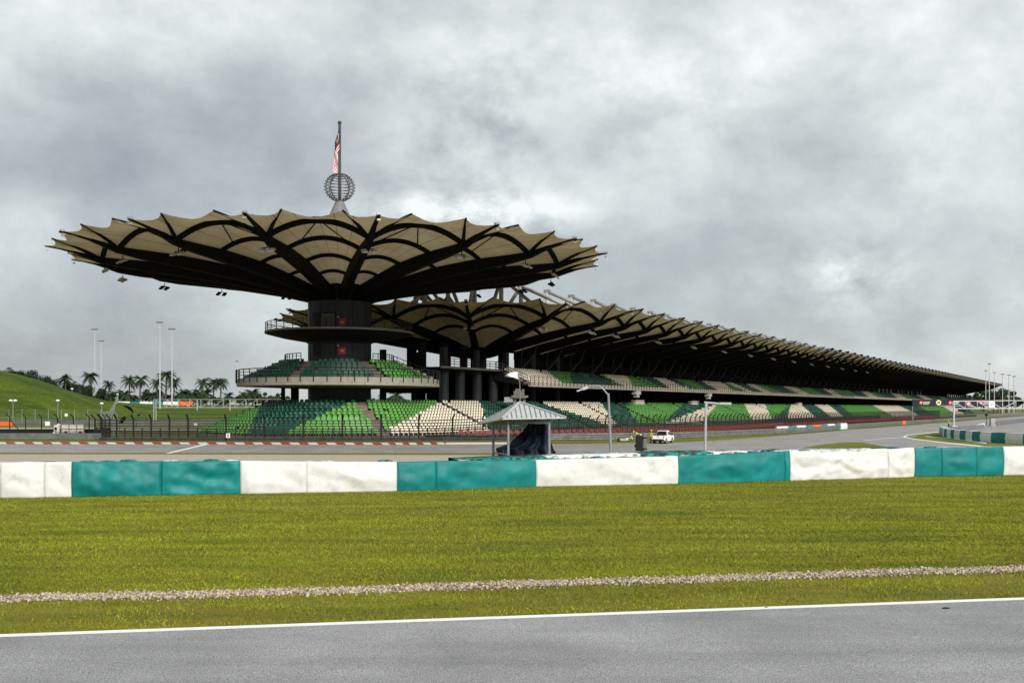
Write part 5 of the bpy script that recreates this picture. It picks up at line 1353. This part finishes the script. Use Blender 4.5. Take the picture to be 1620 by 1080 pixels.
# ================================================================ MARSHALS
def person(label, pos, heading, J, cap=yellow_m, s=.95, legs=navy_m):
    """J: joints in metres, x forward, y left. One continuous skinned body."""
    rt = thing('person', label, 'person', pos)
    names = ['pelvis', 'waist', 'chest', 'neck', 'head', 'crown', 'sl', 'el', 'wl', 'sr', 'er', 'wr', 'hl', 'kl', 'al', 'tl', 'hr', 'kr', 'ar', 'tr']
    rad = dict(pelvis=.15, waist=.135, chest=.16, neck=.065, head=.10, crown=.085, sl=.075, el=.055, wl=.038, sr=.075, er=.055, wr=.038, hl=.10, kl=.07, al=.048, tl=.045, hr=.10, kr=.07, ar=.048, tr=.045)
    V = [J[n] for n in names]; E = [(0, 1), (1, 2), (2, 3), (3, 4), (4, 5), (2, 6), (6, 7), (7, 8), (2, 9), (9, 10), (10, 11), (0, 12), (12, 13), (13, 14), (14, 15), (0, 16), (16, 17), (17, 18), (18, 19)]
    rr = [rad[n] for n in names]
    for wr, el in (('wl', 'el'), ('wr', 'er')):
        iw = names.index(wr); d = (Vector(J[wr])-Vector(J[el])).normalized(); sd = d.cross(Vector((0, .3, 1))).normalized()
        V.append(tuple(Vector(J[wr])+d*.07)); rr.append(.036); ip = len(V)-1; E.append((iw, ip))
        for k, ln in zip((-1.5, -.5, .5, 1.5), (.07, .085, .08, .06)):
            V.append(tuple(Vector(J[wr])+d*(.07+ln)+sd*.016*k*1.3)); rr.append(.010); E.append((ip, len(V)-1))
        V.append(tuple(Vector(J[wr])+d*.06+sd*.07)); rr.append(.012); E.append((iw, len(V)-1))
    me = bpy.data.meshes.new('body'); me.from_pydata([tuple(Vector(v)*s) for v in V], E, []); me.update()
    ob = bpy.data.objects.new('body', me); COL.objects.link(ob)
    sk = ob.modifiers.new('skin', 'SKIN'); sk.use_smooth_shade = True
    for i, sv in enumerate(me.skin_vertices[0].data): sv.radius = (rr[i]*s, rr[i]*s); sv.use_root = (i == 0)
    sub = ob.modifiers.new('sub', 'SUBSURF'); sub.levels = 1; sub.render_levels = 1
    dg = bpy.context.evaluated_depsgraph_get(); nm = bpy.data.meshes.new_from_object(ob.evaluated_get(dg)); bpy.data.objects.remove(ob)
    nm.name = 'body'; nm.materials.clear()
    for m in (skin_m, yellow_m, legs, black_m): nm.materials.append(m)
    JV = {n: Vector(J[n])*s for n in names}
    for p in nm.polygons:
        n = min(JV, key=lambda k: (p.center-JV[k]).length-rad[k]*s*.5)
        p.material_index = 0 if n in ('neck', 'head', 'crown', 'wl', 'wr') else 1 if n in ('waist', 'chest', 'sl', 'el', 'sr', 'er') else 3 if n in ('tl', 'tr', 'al', 'ar') else 2
    o = bpy.data.objects.new('body', nm); COL.objects.link(o); o.parent = rt; rt.rotation_euler = (0, 0, heading)
    hd = Vector(J['head'])*s; cr_ = Vector(J['crown'])*s; up = (cr_-hd).normalized()
    b = MB(); ax = up.cross(Vector((0, 1, 0))).normalized(); ay = up.cross(ax)
    P = [[cr_+up*z+(ax*math.cos(a)+ay*math.sin(a))*r for r, z in ((.125*s, -.02), (.12*s, .05), (.08*s, .10), (0, .115))] for a in np.linspace(0, 2*math.pi, 13)]
    b.grid(P); ORGs = ORG[rt.name]; ORG[rt.name] = Vector((0, 0, 0)); b.build('cap', cap, rt, smooth=True); 
    b = MB()
    f = (-ax if ax.x < 0 else ax)
    b.bar(cr_-up*.01+f*.08, cr_-up*.02+f*.22, .14, .02); b.build('cap_peak', cap, rt)
    b = MB()
    for y in (-.035, .035): b.box(hd+f*.098*s+ay*y+up*.02, (.012, .02, .014))
    b.box(hd+f*.11*s-up*.015, (.03, .022, .035)); b.box(hd+f*.095*s-up*.055, (.012, .05, .01)); b.build('face', M('face_dark', (.12, .06, .04), .6, .1), rt)
    ORG[rt.name] = ORGs
    return rt
ST_J = dict(pelvis=(0, 0, .92), waist=(.02, 0, 1.1), chest=(.05, 0, 1.32), neck=(.09, 0, 1.5), head=(.13, 0, 1.62), crown=(.14, 0, 1.72),
            sl=(.05, .21, 1.40), el=(.16, .27, 1.14), wl=(.38, .20, 1.06), sr=(.05, -.21, 1.40), er=(.14, -.28, 1.14), wr=(.36, -.2, 1.02),
            hl=(0, .1, .86), kl=(.06, .12, .48), al=(0, .13, .08), tl=(.18, .14, .04), hr=(0, -.1, .86), kr=(.02, -.13, .48), ar=(-.06, -.14, .08), tr=(.12, -.15, .04))
SIT = dict(pelvis=(0, 0, .22), waist=(.03, 0, .42), chest=(.12, 0, .64), neck=(.2, 0, .80), head=(.27, 0, .90), crown=(.30, 0, .99),
           sl=(.12, .2, .70), el=(.30, .26, .48), wl=(.50, .18, .38), sr=(.12, -.2, .70), er=(.3, -.26, .48), wr=(.52, -.16, .36),
           hl=(.06, .1, .2), kl=(.40, .16, .42), al=(.50, .14, .07), tl=(.66, .14, .04), hr=(.06, -.1, .2), kr=(.38, -.18, .40), ar=(.46, -.16, .07), tr=(.62, -.16, .04))
BEND = dict(ST_J); BEND.update(waist=(.12, 0, 1.05), chest=(.32, 0, 1.17), neck=(.48, 0, 1.25), head=(.60, 0, 1.28), crown=(.69, 0, 1.32), sl=(.34, .2, 1.22), el=(.45, .24, .96), wl=(.58, .15, .78), sr=(.34, -.2, 1.22), er=(.46, -.24, .95), wr=(.6, -.12, .76))
def spot(x, y): g = gp(x, y); return (g[0], g[1], GZ+.01)
person('marshal in yellow jacket sitting on the verge left of the black signal box', spot(1000.5, 698.6), R(170), SIT, cap=black_m)
person('marshal in yellow jacket bending over, half hidden by the black signal box', spot(1010, 697.6), R(190), BEND)
person('marshal in yellow jacket and dark trousers standing behind the white pickup', spot(1029, 701.2), R(20), ST_J, legs=M('dark_yellow_trousers', (.25, .2, .03), .8, .3, 9))
q = gp(988, 698.5); tr_ = thing('hand_trolley', 'low pale hand trolley with dark wheel lying by the sitting marshal', 'trolley', (*q, GZ))
b = MB(); b.box((q[0]+.1, q[1], GZ+.28), (1.5, .6, .14)); b.box((q[0]+.45, q[1], GZ+.42), (.6, .5, .2)); b.build('tray', M('pale_tray', (.5, .46, .4), .7, .1), tr_)
b = MB(); b.lathe((0, 0, 0), [(0, -.08), (.22, -.07), (.25, 0), (.22, .07), (0, .08)], 14); b.v = [(q[0]-.75+x, q[1]+z, GZ+.26+y) for x, y, z in b.v]; b.build('wheel', rubber_m, tr_)
b = MB(); b.tube([(q[0]-.6, q[1], GZ+.3), (q[0]-1.0, q[1], GZ+.62)], .03, 6); b.build('handle', galv, tr_)
q = gp(1509-8, 676.5)
person('small figure in dark clothes and white cap left of the gantry leg', (q[0], q[1], GZ+.01), R(200), ST_J, cap=white_m, legs=black_m)

# ================================================================ LEFT: FENCES, LAMPS, TANK, SIGNS
def wire_fence(name, label, pts, h, step, r, mat, bend=None, rows=6, stays=()):
    """pts: 3D base points"""
    rt = thing(name, label, 'fence', pts[0]); path = []
    P3 = [Vector(p) for p in pts]; L_ = [0]
    for a, c in zip(P3[:-1], P3[1:]): L_.append(L_[-1]+(c-a).length)
    def pos(d): return Vector([interp(d, L_, [p[k] for p in P3]) for k in range(3)])
    n = int(L_[-1]/step)
    for i in range(n+1):
        p = pos(i*step); b = MB(); q_ = [p-Vector((0, 0, .4)), p+Vector((0, 0, h))]
        if bend: q_.append(p+Vector((bend, -.1, h+abs(bend)*1.25)))
        b.tube(q_, r, 5)
        if i in stays: b.tube([p+Vector((0, 0, h*.85)), p+Vector((2.0, .2, 0))], r*.8, 5)
        b.build('post', mat, rt)
    b = MB(); m = max(2, int(L_[-1]/3))
    for k in range(rows): b.tube([pos(L_[-1]*i/m)+Vector((0, 0, h*(k+.6)/rows)) for i in range(m+1)], r*.22, 3, cap=False)
    b.build('wires', mat, rt); return rt
gal2 = M('pale_fence_steel', (.25, .27, .25), .6, .15, 1.0)
def hp(x, Y, dz=0): X = (x-810)/F*Y; return (X, Y, hill_h(X, Y)+dz if -420 < X else GZ)
wire_fence('mesh_fence', 'thin grey mesh fence along the foot of the green hill', [hp(x, 318) for x in (-90, 0, 60, 120, 163)], 4.2, 4.2, .07, gal2, rows=9)
wire_fence('mesh_fence', 'grey mesh fence climbing round the right end of the green hill', [hp(163, 318), hp(172, 340), hp(180, 370), hp(186, 405), hp(187, 440), hp(182, 470), hp(170, 500)], 3.4, 4.0, .055, gal2, rows=6)
pl = [gp(x, 684) for x in (-60, 180)]
wire_fence('debris_fence', 'bent brown fence posts behind the left guard rail, before the white tank', [(*pl[0], GZ), (*pl[1], GZ)], 2.75, 2.9, .10, fence_brown, bend=-.55, rows=3, stays=(3, 6))
q0, q1, q2 = gp(174, 690), gp(187, 690.5), gp(200, 681)
wire_fence('debris_fence', 'pale bent fence posts at the left end of the tall debris fence', [(*q0, GZ), (*q1, GZ)], 3.4, 1.2, .09, galv, bend=-.5, rows=6)
def park_lamp(x, ybase, ytop, Y, label, heads=1):
    a = at(x, ybase, Y); rt = thing('street_lamp', label, 'street lamp', a); t = at(x, ytop, Y); b = MB(); b.tube([a-Vector((0, 0, 1)), t], .12, 6); b.build('pole', galv, rt)
    for k in ([0] if heads == 1 else [-1, 1]):
        b = MB(); b.lathe(t+Vector((k*.7, 0, 0)), [(0, -.28), (.5, -.22), (.62, .05), (.4, .3), (0, .35)], 10)
        if k: b.bar(t, t+Vector((k*.7, 0, 0)), .08, .08)
        b.build('lamp_head', M('pale_globe', (.75, .76, .74), .4, .03), rt)
park_lamp(20.5, 664, 633.5, 312, 'twin headed grey lamp before the hill near the left frame edge', 2)
park_lamp(91.5, 664, 633.5, 312, 'single headed pale lamp before the middle of the green hill')
park_lamp(161, 664, 638, 325, 'small lamp before the right foot of the green hill')
park_lamp(114, 619, 615, 420, 'lamp peeping over the hill crest below the dark trees')
park_lamp(186, 637, 623.5, 470, 'lamp behind the climbing mesh fence')
def board(name, label, cat, x0, x1, y0, y1, Y, mat, th=.3, legs=True):
    a = at(x0, y1, Y); c = at(x1, y0, Y); rt = thing(name, label, cat, ((a.x+c.x)/2, Y, a.z))
    b = MB(); b.box(((a.x+c.x)/2, Y, (a.z+c.z)/2), (c.x-a.x, th, c.z-a.z)); b.build('panel', mat, rt)
    b = MB(); w_ = (c.x-a.x)*.35
    for k in (-1, 1): b.bar(((a.x+c.x)/2+k*w_, Y+.2, a.z-.6), ((a.x+c.x)/2+k*w_, Y+.2, c.z-.1), .12, .12)
    b.build('supports', galv_dark, rt); return rt
Yf = 7087/(673.6-645)-1.5
board('foam_barrier', 'orange foam barrier panel before the rail at the left frame edge', 'barrier', -40, 21, 666.8, 673.2, Yf, orange_m, .9)
board('blank_sign', 'blank white square sign on the dark far rail below the hill', 'sign', 71.5, 79, 666.6, 673.2, Yf-1, white_m, .1)
board('round_sign', 'tiny white sign on a post before the hill foot fence', 'sign', 102.5, 107, 654, 658.3, 310, white_m, .1)
board('blank_sign', 'small white sign on the dark far rail left of the terrace end', 'sign', 307, 312, 668.6, 672.4, Yf-1, white_m, .1)
# tank trailer
Yt = 7087/(686.5-645); a = at(88, 686.5, Yt); tk = thing('water_tank', 'white ribbed water tank on a trailer frame behind the left guard rail', 'tank', (at(112, 686, Yt).x, Yt, GZ))
tw = M('dirty_white_metal', (.66, .64, .6), .6, .12, .8, stain=((.3, .25, .2), 1.2, .6, .85))
A = lambda x, y, d=0: at(x, y, Yt+d)
b = MB(); P = []
for i, x in enumerate(np.linspace(97, 133, 25)):
    bu = .05*(i % 3 == 0)
    P.append([A(x, 684, -.8), A(x, 680, -1.0-bu), A(x, 673.5, -1.0-bu), A(x, 671, -.6), A(x, 670.6, .2), A(x, 671.5, .9), A(x, 684, .9)])
b.grid(P); b.face(P[0]); b.face(P[-1]); b.build('tank_body', tw, tk)
b = MB()
for x in (97, 109, 121, 133): b.bar(A(x, 685.5, -1.1), A(x, 670, -1.1), .10, .10)
for y in (671, 678, 684.5): b.bar(A(96, y, -1.1), A(134.5, y, -1.1), .08, .08)
b.build('cage_frame', M('brown_frame', (.2, .16, .12), .7, .2, 2), tk)
b = MB(); b.box(A(91.5, 677.5), (.9, 1.0, 1.2)); b.box(A(94, 671.8), (.5, .8, .4)); b.box(A(90, 684), (1.1, .6, .25)); b.build('pump_unit', tw, tk)
for x, y, r in ((88, 677.5, .25), (104, 685, .35), (127, 685, .35)):
    c = A(x, y, -1.15); b = MB(); b.lathe((0, 0, 0), [(0, -.1), (r*.8, -.1), (r, 0), (r*.8, .1), (0, .1)], 14); b.v = [(c.x+p[0], c.y+p[2], c.z+p[1]) for p in b.v]; b.build('wheel', rubber_m, tk)
# black feather banners on the bank
fb = thing('feather_banner', 'black curved feather shaped banner bending over the grass bank', 'banner', at(190, 669, 200))
b = MB(); P = []
for i in range(14):
    t = i/13; cx = interp(t, [0, .35, .7, 1], [194.5, 202, 208.5, 211]); cy = interp(t, [0, .35, .7, 1], [641.5, 643.5, 648, 654]); wv = 3.4*math.sin(math.pi*min(1, t*.9+.05))
    P.append([at(cx-wv*.35, cy+wv*.6, 200), at(cx+wv*.35, cy-wv*.5, 200.1)])
b.grid(P); o = b.build('sail', black_m, fb); sm = o.modifiers.new('thickness', 'SOLIDIFY'); sm.thickness = .05
b = MB(); b.tube([at(189, 686, 200), at(190, 668, 200), at(197, 660, 200), at(207, 656, 200), at(211, 653, 200)], .07, 6); b.build('pole', galv_dark, fb)
b = MB(); P = [[at(188+11*t, 668-9*t-3.5*math.sin(t*3), 200), at(188+11*t, 670-8*t+3*math.sin(t*3), 200.1)] for t in np.linspace(0, 1, 9)]
b.grid(P); o = b.build('sail', black_m, fb); sm = o.modifiers.new('thickness', 'SOLIDIFY'); sm.thickness = .05
fb = thing('feather_banner', 'small drooping black banner on a bowed hoop pole left of the truss gantry', 'banner', at(214, 678, 210))
b = MB(); b.tube([at(214, 684, 210), at(217, 661, 210), at(223, 652, 210), at(229, 656, 210), at(233, 666, 210)], .06, 6); b.build('hoop_pole', galv_dark, fb)
b = MB(); P = [[at(216.5+5.5*t, 657-2*t-1.2*math.sin(t*3), 210), at(216.5+5.5*t, 658-2*t+1.0*math.sin(t*3), 210.1)] for t in np.linspace(0, 1, 7)]
b.grid(P); o = b.build('sail', black_m, fb); sm = o.modifiers.new('thickness', 'SOLIDIFY'); sm.thickness = .05
# left gantry
g2 = M('gantry_grey', (.34, .35, .34), .5, .1, 1.0)
gY2 = 300.0; gt = thing('truss_gantry', 'long white truss gantry across the far road left of the tower', 'gantry', at(245, 668.6, gY2))
A = lambda x, y, d=0: at(x, y, gY2+d)
for d in (0, 2.0):
    b = MB(); b.tube([A(243.3, 668.6, d), A(243.3, 631.5, d)], .12, 6); b.tube([A(246.8, 668.6, d), A(246.8, 631.5, d)], .12, 6); b.build('leg', g2, gt)
b = MB()
for d in (0, 2.0):
    b.tube([A(243, 631.8, d), A(470, 631.4, d)], .07, 6); b.tube([A(243, 644.5, d), A(470, 644.3, d)], .11, 6); xx = list(np.arange(246.5, 470, 17.8))
    for i, x in enumerate(xx):
        b.tube([A(x, 631.8, d), A(x, 644.4, d)], .08, 5)
        if i < len(xx)-1:
            up = i < 4; b.tube([A(x, 632 if up else 644.4, d), A(xx[i+1], 644.4 if up else 632, d)], .07, 5)
b.build('truss', g2, gt)
for i, x in enumerate((312, 364)):
    b = MB(); b.bar(A(x, 631.5), A(x, 649), .25, .25); b.build('hanging_column', g2, gt)
# far painted wall on the bank
tw_ = thing('far_tyre_wall', 'far white, teal and orange barrier on the bank behind the truss gantry', 'tyre wall', at(240, 640.5, 455))
for x0, x1, m in ((187, 206, white_m), (206, 222, teal_m), (222, 242, white_m), (242, 259, teal_m), (259, 282, white_m), (282, 305, orange_m)):
    b = MB(); a, c = at(x0, 640.6, 455), at(x1, 634.8, 455); b.box(((a.x+c.x)/2, 455, (a.z+c.z)/2), (c.x-a.x, 1.2, c.z-a.z)); b.build('painted_block', m, tw_)
armco('guard_rail', 'dark guard rail winding down the bank right of the far painted barrier', [at(x, y, 420)*1.0-Vector((0, 0, at(x, y, 420).z)) for x, y in ((205, 640), (300, 648), (345, 652), (400, 656))], 2.3, 1.2, 2, MATS['dark_rail'], 14)
# floodlight masts
def light_mast(x, yt, yb, Y, label, wide=4.5):
    a = at(x, yb, Y); t = at(x, yt, Y); rt = thing('floodlight_mast', label, 'floodlight mast', a, 'tall floodlight masts')
    b = MB(); b.tube([a-Vector((0, 0, 3)), t], [.34, .17], 8); b.build('mast', M('mast_pale', (.42, .43, .44), .6, .08), rt)
    px1 = Y/F
    b = MB(); b.bar(t-Vector((wide*px1, 0, 0)), t+Vector((wide*px1, 0, 0)), .25, .25)
    for k in np.linspace(-1, 1, 5): b.box(t+Vector((k*wide*px1, -.3, -.1)), (wide*px1*.34, .5, .55))
    b.build('lamp_bar', galv_dark, rt)
for x, yt, yb, Y, lab in ((150, 520.5, 627, 480, 'tall floodlight mast behind the palm on the hill, thicker of that pair'), (160, 539, 628, 520, 'thinner floodlight mast just right of the palm on the hill'),
                          (253, 509.5, 650, 400, 'tallest floodlight mast, by the left end of the truss gantry'), (272, 520, 655, 410, 'tall floodlight mast passing right of the tallest palm'),
                          (375, 571, 638, 620, 'faint floodlight mast just left of the tower balcony'), (1565, 575, 641, 560, 'tallest floodlight mast beyond the far tip of the grandstand roof'),
                          (1559.5, 586, 640, 640, 'short floodlight mast half hidden by the far roof tip'), (1573, 589, 640, 640, 'floodlight mast just right of the far roof tip'),
                          (1586, 591.5, 655, 600, 'floodlight mast fourth from the frame edge on the right'), (1596, 593, 645, 640, 'floodlight mast second from the right frame edge'), (1604, 595, 655, 600, 'floodlight mast nearest the right frame edge')):
    light_mast(x, yt, yb, Y, lab, 4.5 if yt < 560 else 2.2)

# ================================================================ PALMS AND TREES
palm_l = M('palm_frond', (.020, .042, .014), .75, .35, .7); trunk_m = M('palm_trunk', (.07, .06, .05), .9, .25, 1.5); leaf_m = M('dark_leaf', (.017, .034, .012), .8, .45, .35)
leaf2 = M('olive_leaf', (.035, .055, .016), .8, .4, .35)
def palm_proto(seed, ht, cr_, dense=26):
    rnd = random.Random(seed); rt = bpy.data.objects.new('palm_tree', None); COL.objects.link(rt); ORG[rt.name] = Vector((0, 0, 0)); rt['category'] = 'palm'
    b = MB(); lean = rnd.uniform(-.5, .5); b.tube([(lean*t*t, 0, -3+(ht+3)*t) for t in np.linspace(0, 1, 8)], list(np.linspace(.34, .26, 8)), 7); tr_ = b.build('trunk', trunk_m, rt)
    b = MB(); top = Vector((lean, 0, ht))
    for k in range(dense):
        az_ = 6.2832*k/dense*1.618*2+rnd.uniform(-.2, .2); up = rnd.uniform(-.45, 1.25); L_ = cr_*rnd.uniform(.8, 1.1)
        d = Vector((math.cos(az_), math.sin(az_), 0)); n = 12; prev = top
        for i in range(1, n+1):
            t = i/n; p = top+d*(L_*t*(math.cos(up*.75)))+Vector((0, 0, L_*(math.sin(up)*t-.75*t*t*(.6+.4*math.cos(up)))))
            sd_ = Vector((-d.y, d.x, 0)); w_ = cr_*.21*math.sin(math.pi*min(1, t*.85+.12)); dr = Vector((0, 0, -w_*.55))
            f = (p-prev)*.9
            b.face([prev, prev+f, prev+sd_*w_+dr+f*1.3]); b.face([prev+f, prev, prev-sd_*w_+dr+f*1.3]); b.face([prev+f*.5, p, p+sd_*w_*.9+dr*1.2+f]); b.face([p, prev+f*.5, p-sd_*w_*.9+dr*1.2+f])
            prev = p
    b.build('crown', palm_l, rt); return rt
def bush_proto(seed, h, w_, mat, nclump=11, nleaf=210):
    rnd = random.Random(seed); rt = bpy.data.objects.new('broadleaf_tree', None); COL.objects.link(rt); ORG[rt.name] = Vector((0, 0, 0)); rt['category'] = 'tree'
    b = MB(); b.tube([(0, 0, -3), (0.1, 0, h*.35), (.2, .1, h*.6)], [.35, .28, .12], 6)
    cl = []
    for k in range(nclump):
        a = rnd.uniform(0, 6.283); r = w_*.5*math.sqrt(rnd.random())*.8; z = h*rnd.uniform(.25, .88); cl.append((Vector((r*math.cos(a), r*math.sin(a), z)), h*rnd.uniform(.13, .24)))
    for c, r in cl[:6]: b.tube([(.1, 0, h*.3), c], [.14, .05], 5)
    b.build('trunk', trunk_m, rt); b = MB()
    for c, r in cl:
        for i in range(nleaf):
            v = Vector((rnd.gauss(0, 1), rnd.gauss(0, 1), rnd.gauss(0, 1))); v = v.normalized()*r*(rnd.random()**.4); v.x *= 1.25; p = c+v
            a_ = Vector((rnd.gauss(0, 1), rnd.gauss(0, 1), rnd.gauss(0, .6))).normalized(); e_ = a_.cross(Vector((rnd.gauss(0, 1), rnd.gauss(0, 1), rnd.gauss(0, 1)))).normalized(); q_ = rnd.uniform(.2, .42)
            b.face([p-a_*q_, p+e_*q_*.55, p+a_*q_, p-e_*q_*.55])
    b.build('crown', mat, rt); return rt
PAL = [palm_proto(1, 9.5, 4.6), palm_proto(2, 9.5, 4.4, 30), palm_proto(3, 9.5, 4.9, 24), palm_proto(4, 3.2, 4.4, 26)]
BUS = [bush_proto(5, 9, 9, leaf_m), bush_proto(6, 8, 11, leaf_m), bush_proto(7, 7, 8, leaf2), bush_proto(8, 5, 9, leaf2)]
KID = {o.name: [(k, children(k)) for k in children(o)] for o in PAL+BUS}
HT = {PAL[0].name: 9.5, PAL[1].name: 9.5, PAL[2].name: 9.5, PAL[3].name: 3.2, BUS[0].name: 9, BUS[1].name: 8, BUS[2].name: 7, BUS[3].name: 5}
used = set()
def plant(o, x, yc, yb, Y, label, group, extra=0.0):
    """crown centre at pixel row yc, foot at row yb"""
    a = at(x, yb, Y); h = (yb-yc)/F*Y; s = h/(HT[o.name]*(1.0 if o in PAL else .62))
    if o.name in used: c = copy_tree(o, KID[o.name], a, random.uniform(0, 6), s, label, group)
    else: c = o; used.add(o.name); c.location = a; c.scale = (s,)*3; c.rotation_euler = (0, 0, random.uniform(0, 6)); tag(c, label, None, group)
    return c
GP = 'palms behind the circuit'; GT = 'trees behind the circuit'
for i, (x, yc, yb, Y, k, lab) in enumerate([(104, 597, 628, 440, 0, 'broad palm rising out of the dark trees on the hill crest'), (145, 594, 632, 470, 1, 'palm crossed by the floodlight mast on the hill'),
        (172, 607, 634, 470, 2, 'low palm right of the hill floodlight masts'), (205, 600, 636, 480, 0, 'left palm of the pair between the hill and the truss gantry'), (221, 599, 636, 480, 1, 'right palm of the pair between the hill and the truss gantry'),
        (249, 604, 636, 480, 2, 'left palm of the trio above the gantry leg'), (262, 593, 637, 480, 1, 'tallest palm, in the middle of the trio above the gantry leg'), (275, 603, 637, 480, 0, 'right palm of the trio above the gantry leg'),
        (321, 604, 638, 500, 2, 'left palm of the trio left of the tower'), (337.5, 604, 638, 500, 0, 'middle palm of the trio left of the tower'), (349, 603, 638, 500, 1, 'right palm of the trio left of the tower'),
        (583.5, 626, 641, 420, 1, 'palm top seen past the right side of the tower column'), (604, 625, 641, 420, 0, 'round palm top under the tower balcony beside a thin column'), (627, 625, 640, 420, 3, 'low spreading palm under the right end of the tower balcony'),
        (1552, 614, 645, 840, 1, 'tall palm under the far tip of the grandstand roof'), (1583, 618, 645, 820, 0, 'palm right of the far floodlight mast'), (1591, 620, 645, 820, 2, 'bushy palm near the right frame edge')]):
    plant(PAL[k], x, yc, yb, Y, lab, GP)
for i, x in enumerate((176, 188, 199, 231, 242, 285, 292, 300, 309, 315, 328, 362, 385, 400)):
    plant(PAL[3], x+random.uniform(-2, 2), 625+random.uniform(-3, 3), 637, 460+random.uniform(-15, 40), 'low dark palm in the row behind the far road, no trunk visible', 'low palms behind the far road')
dark = [(22, 585, 610), (38, 586, 613), (52, 592, 615), (66, 596, 618), (80, 598, 622), (93, 603, 625), (112, 606, 627), (126, 608, 630), (137, 612, 632), (152, 614, 634), (164, 618, 635)]
for i, (x, yt, yb) in enumerate(dark):
    o = BUS[i % 2]; plant(o, x, yt+(yb+6-yt)*.35, yb+6, 450+random.uniform(-12, 12), 'dark broadleaf tree in the row along the hill crest', 'dark trees on the hill crest')
for i, (x, yt, yb) in enumerate([(182, 620, 637), (195, 622, 637), (212, 624, 637), (236, 622, 637), (243, 616, 637), (254, 620, 637), (268, 624, 637), (281, 626, 637), (303, 626, 638), (317, 627, 638), (333, 627, 638), (346, 628, 639), (360, 629, 640)]):
    plant(BUS[(i % 3)], x, yt+(yb+3-yt)*.35, yb+3, 500+random.uniform(-20, 30), 'dark bushy tree in the low row behind the far road', 'low trees behind the far road')
for i, (x, yt, yb) in enumerate([(380, 624, 641), (392, 620, 641), (404, 618, 641), (416, 622, 641), (430, 625, 641), (444, 622, 641), (590, 629, 642), (615, 630, 642), (640, 631, 642), (668, 630, 642)]):
    plant(BUS[2+i % 2], x, yt+(yb-yt)*.35, yb, 470+random.uniform(-20, 30), 'olive green tree in the row glimpsed behind the gantry and the tower', 'olive trees behind the tower')
for i, (x, yt, yb) in enumerate([(1530, 628, 645), (1540, 625, 645), (1547, 627, 645), (1556, 622, 645), (1565, 617, 645), (1572, 622, 645), (1579, 626, 645), (1592, 621, 645), (1606, 630, 645), (1618, 632, 645), (1632, 630, 645), (1572, 634, 646), (1586, 632, 646), (1600, 634, 646)]):
    plant(BUS[i % 4], x, yt+(yb-yt)*.35, yb+1, 860+random.uniform(-20, 40) if i < 8 else 800, 'tree in the clump beyond the far end of the grandstand', 'trees beyond the grandstand')

for x, y, s, lab in ((1496, 962.5, 1.0, 'small dark rubber scrap lying on the near track below the white line'), (1212, 961, .5, 'tiny dark pebble beside the white edge line of the near track')):
    q = gp(x, y, 0.0); b = MB(); n = 9
    P = [[(q[0]+s*.055*math.cos(6.2832*i/n)*k*(1+.25*math.sin(i*2.3)), q[1]+s*.03*math.sin(6.2832*i/n)*k, .005+s*z) for i in range(n+1)] for k, z in ((1, 0), (.9, .012), (.4, .02), (0, .021))]
    b.grid(P); tag(b.build('rubber_scrap' if s == 1 else 'pebble', rubber_m, smooth=True), lab, 'debris')
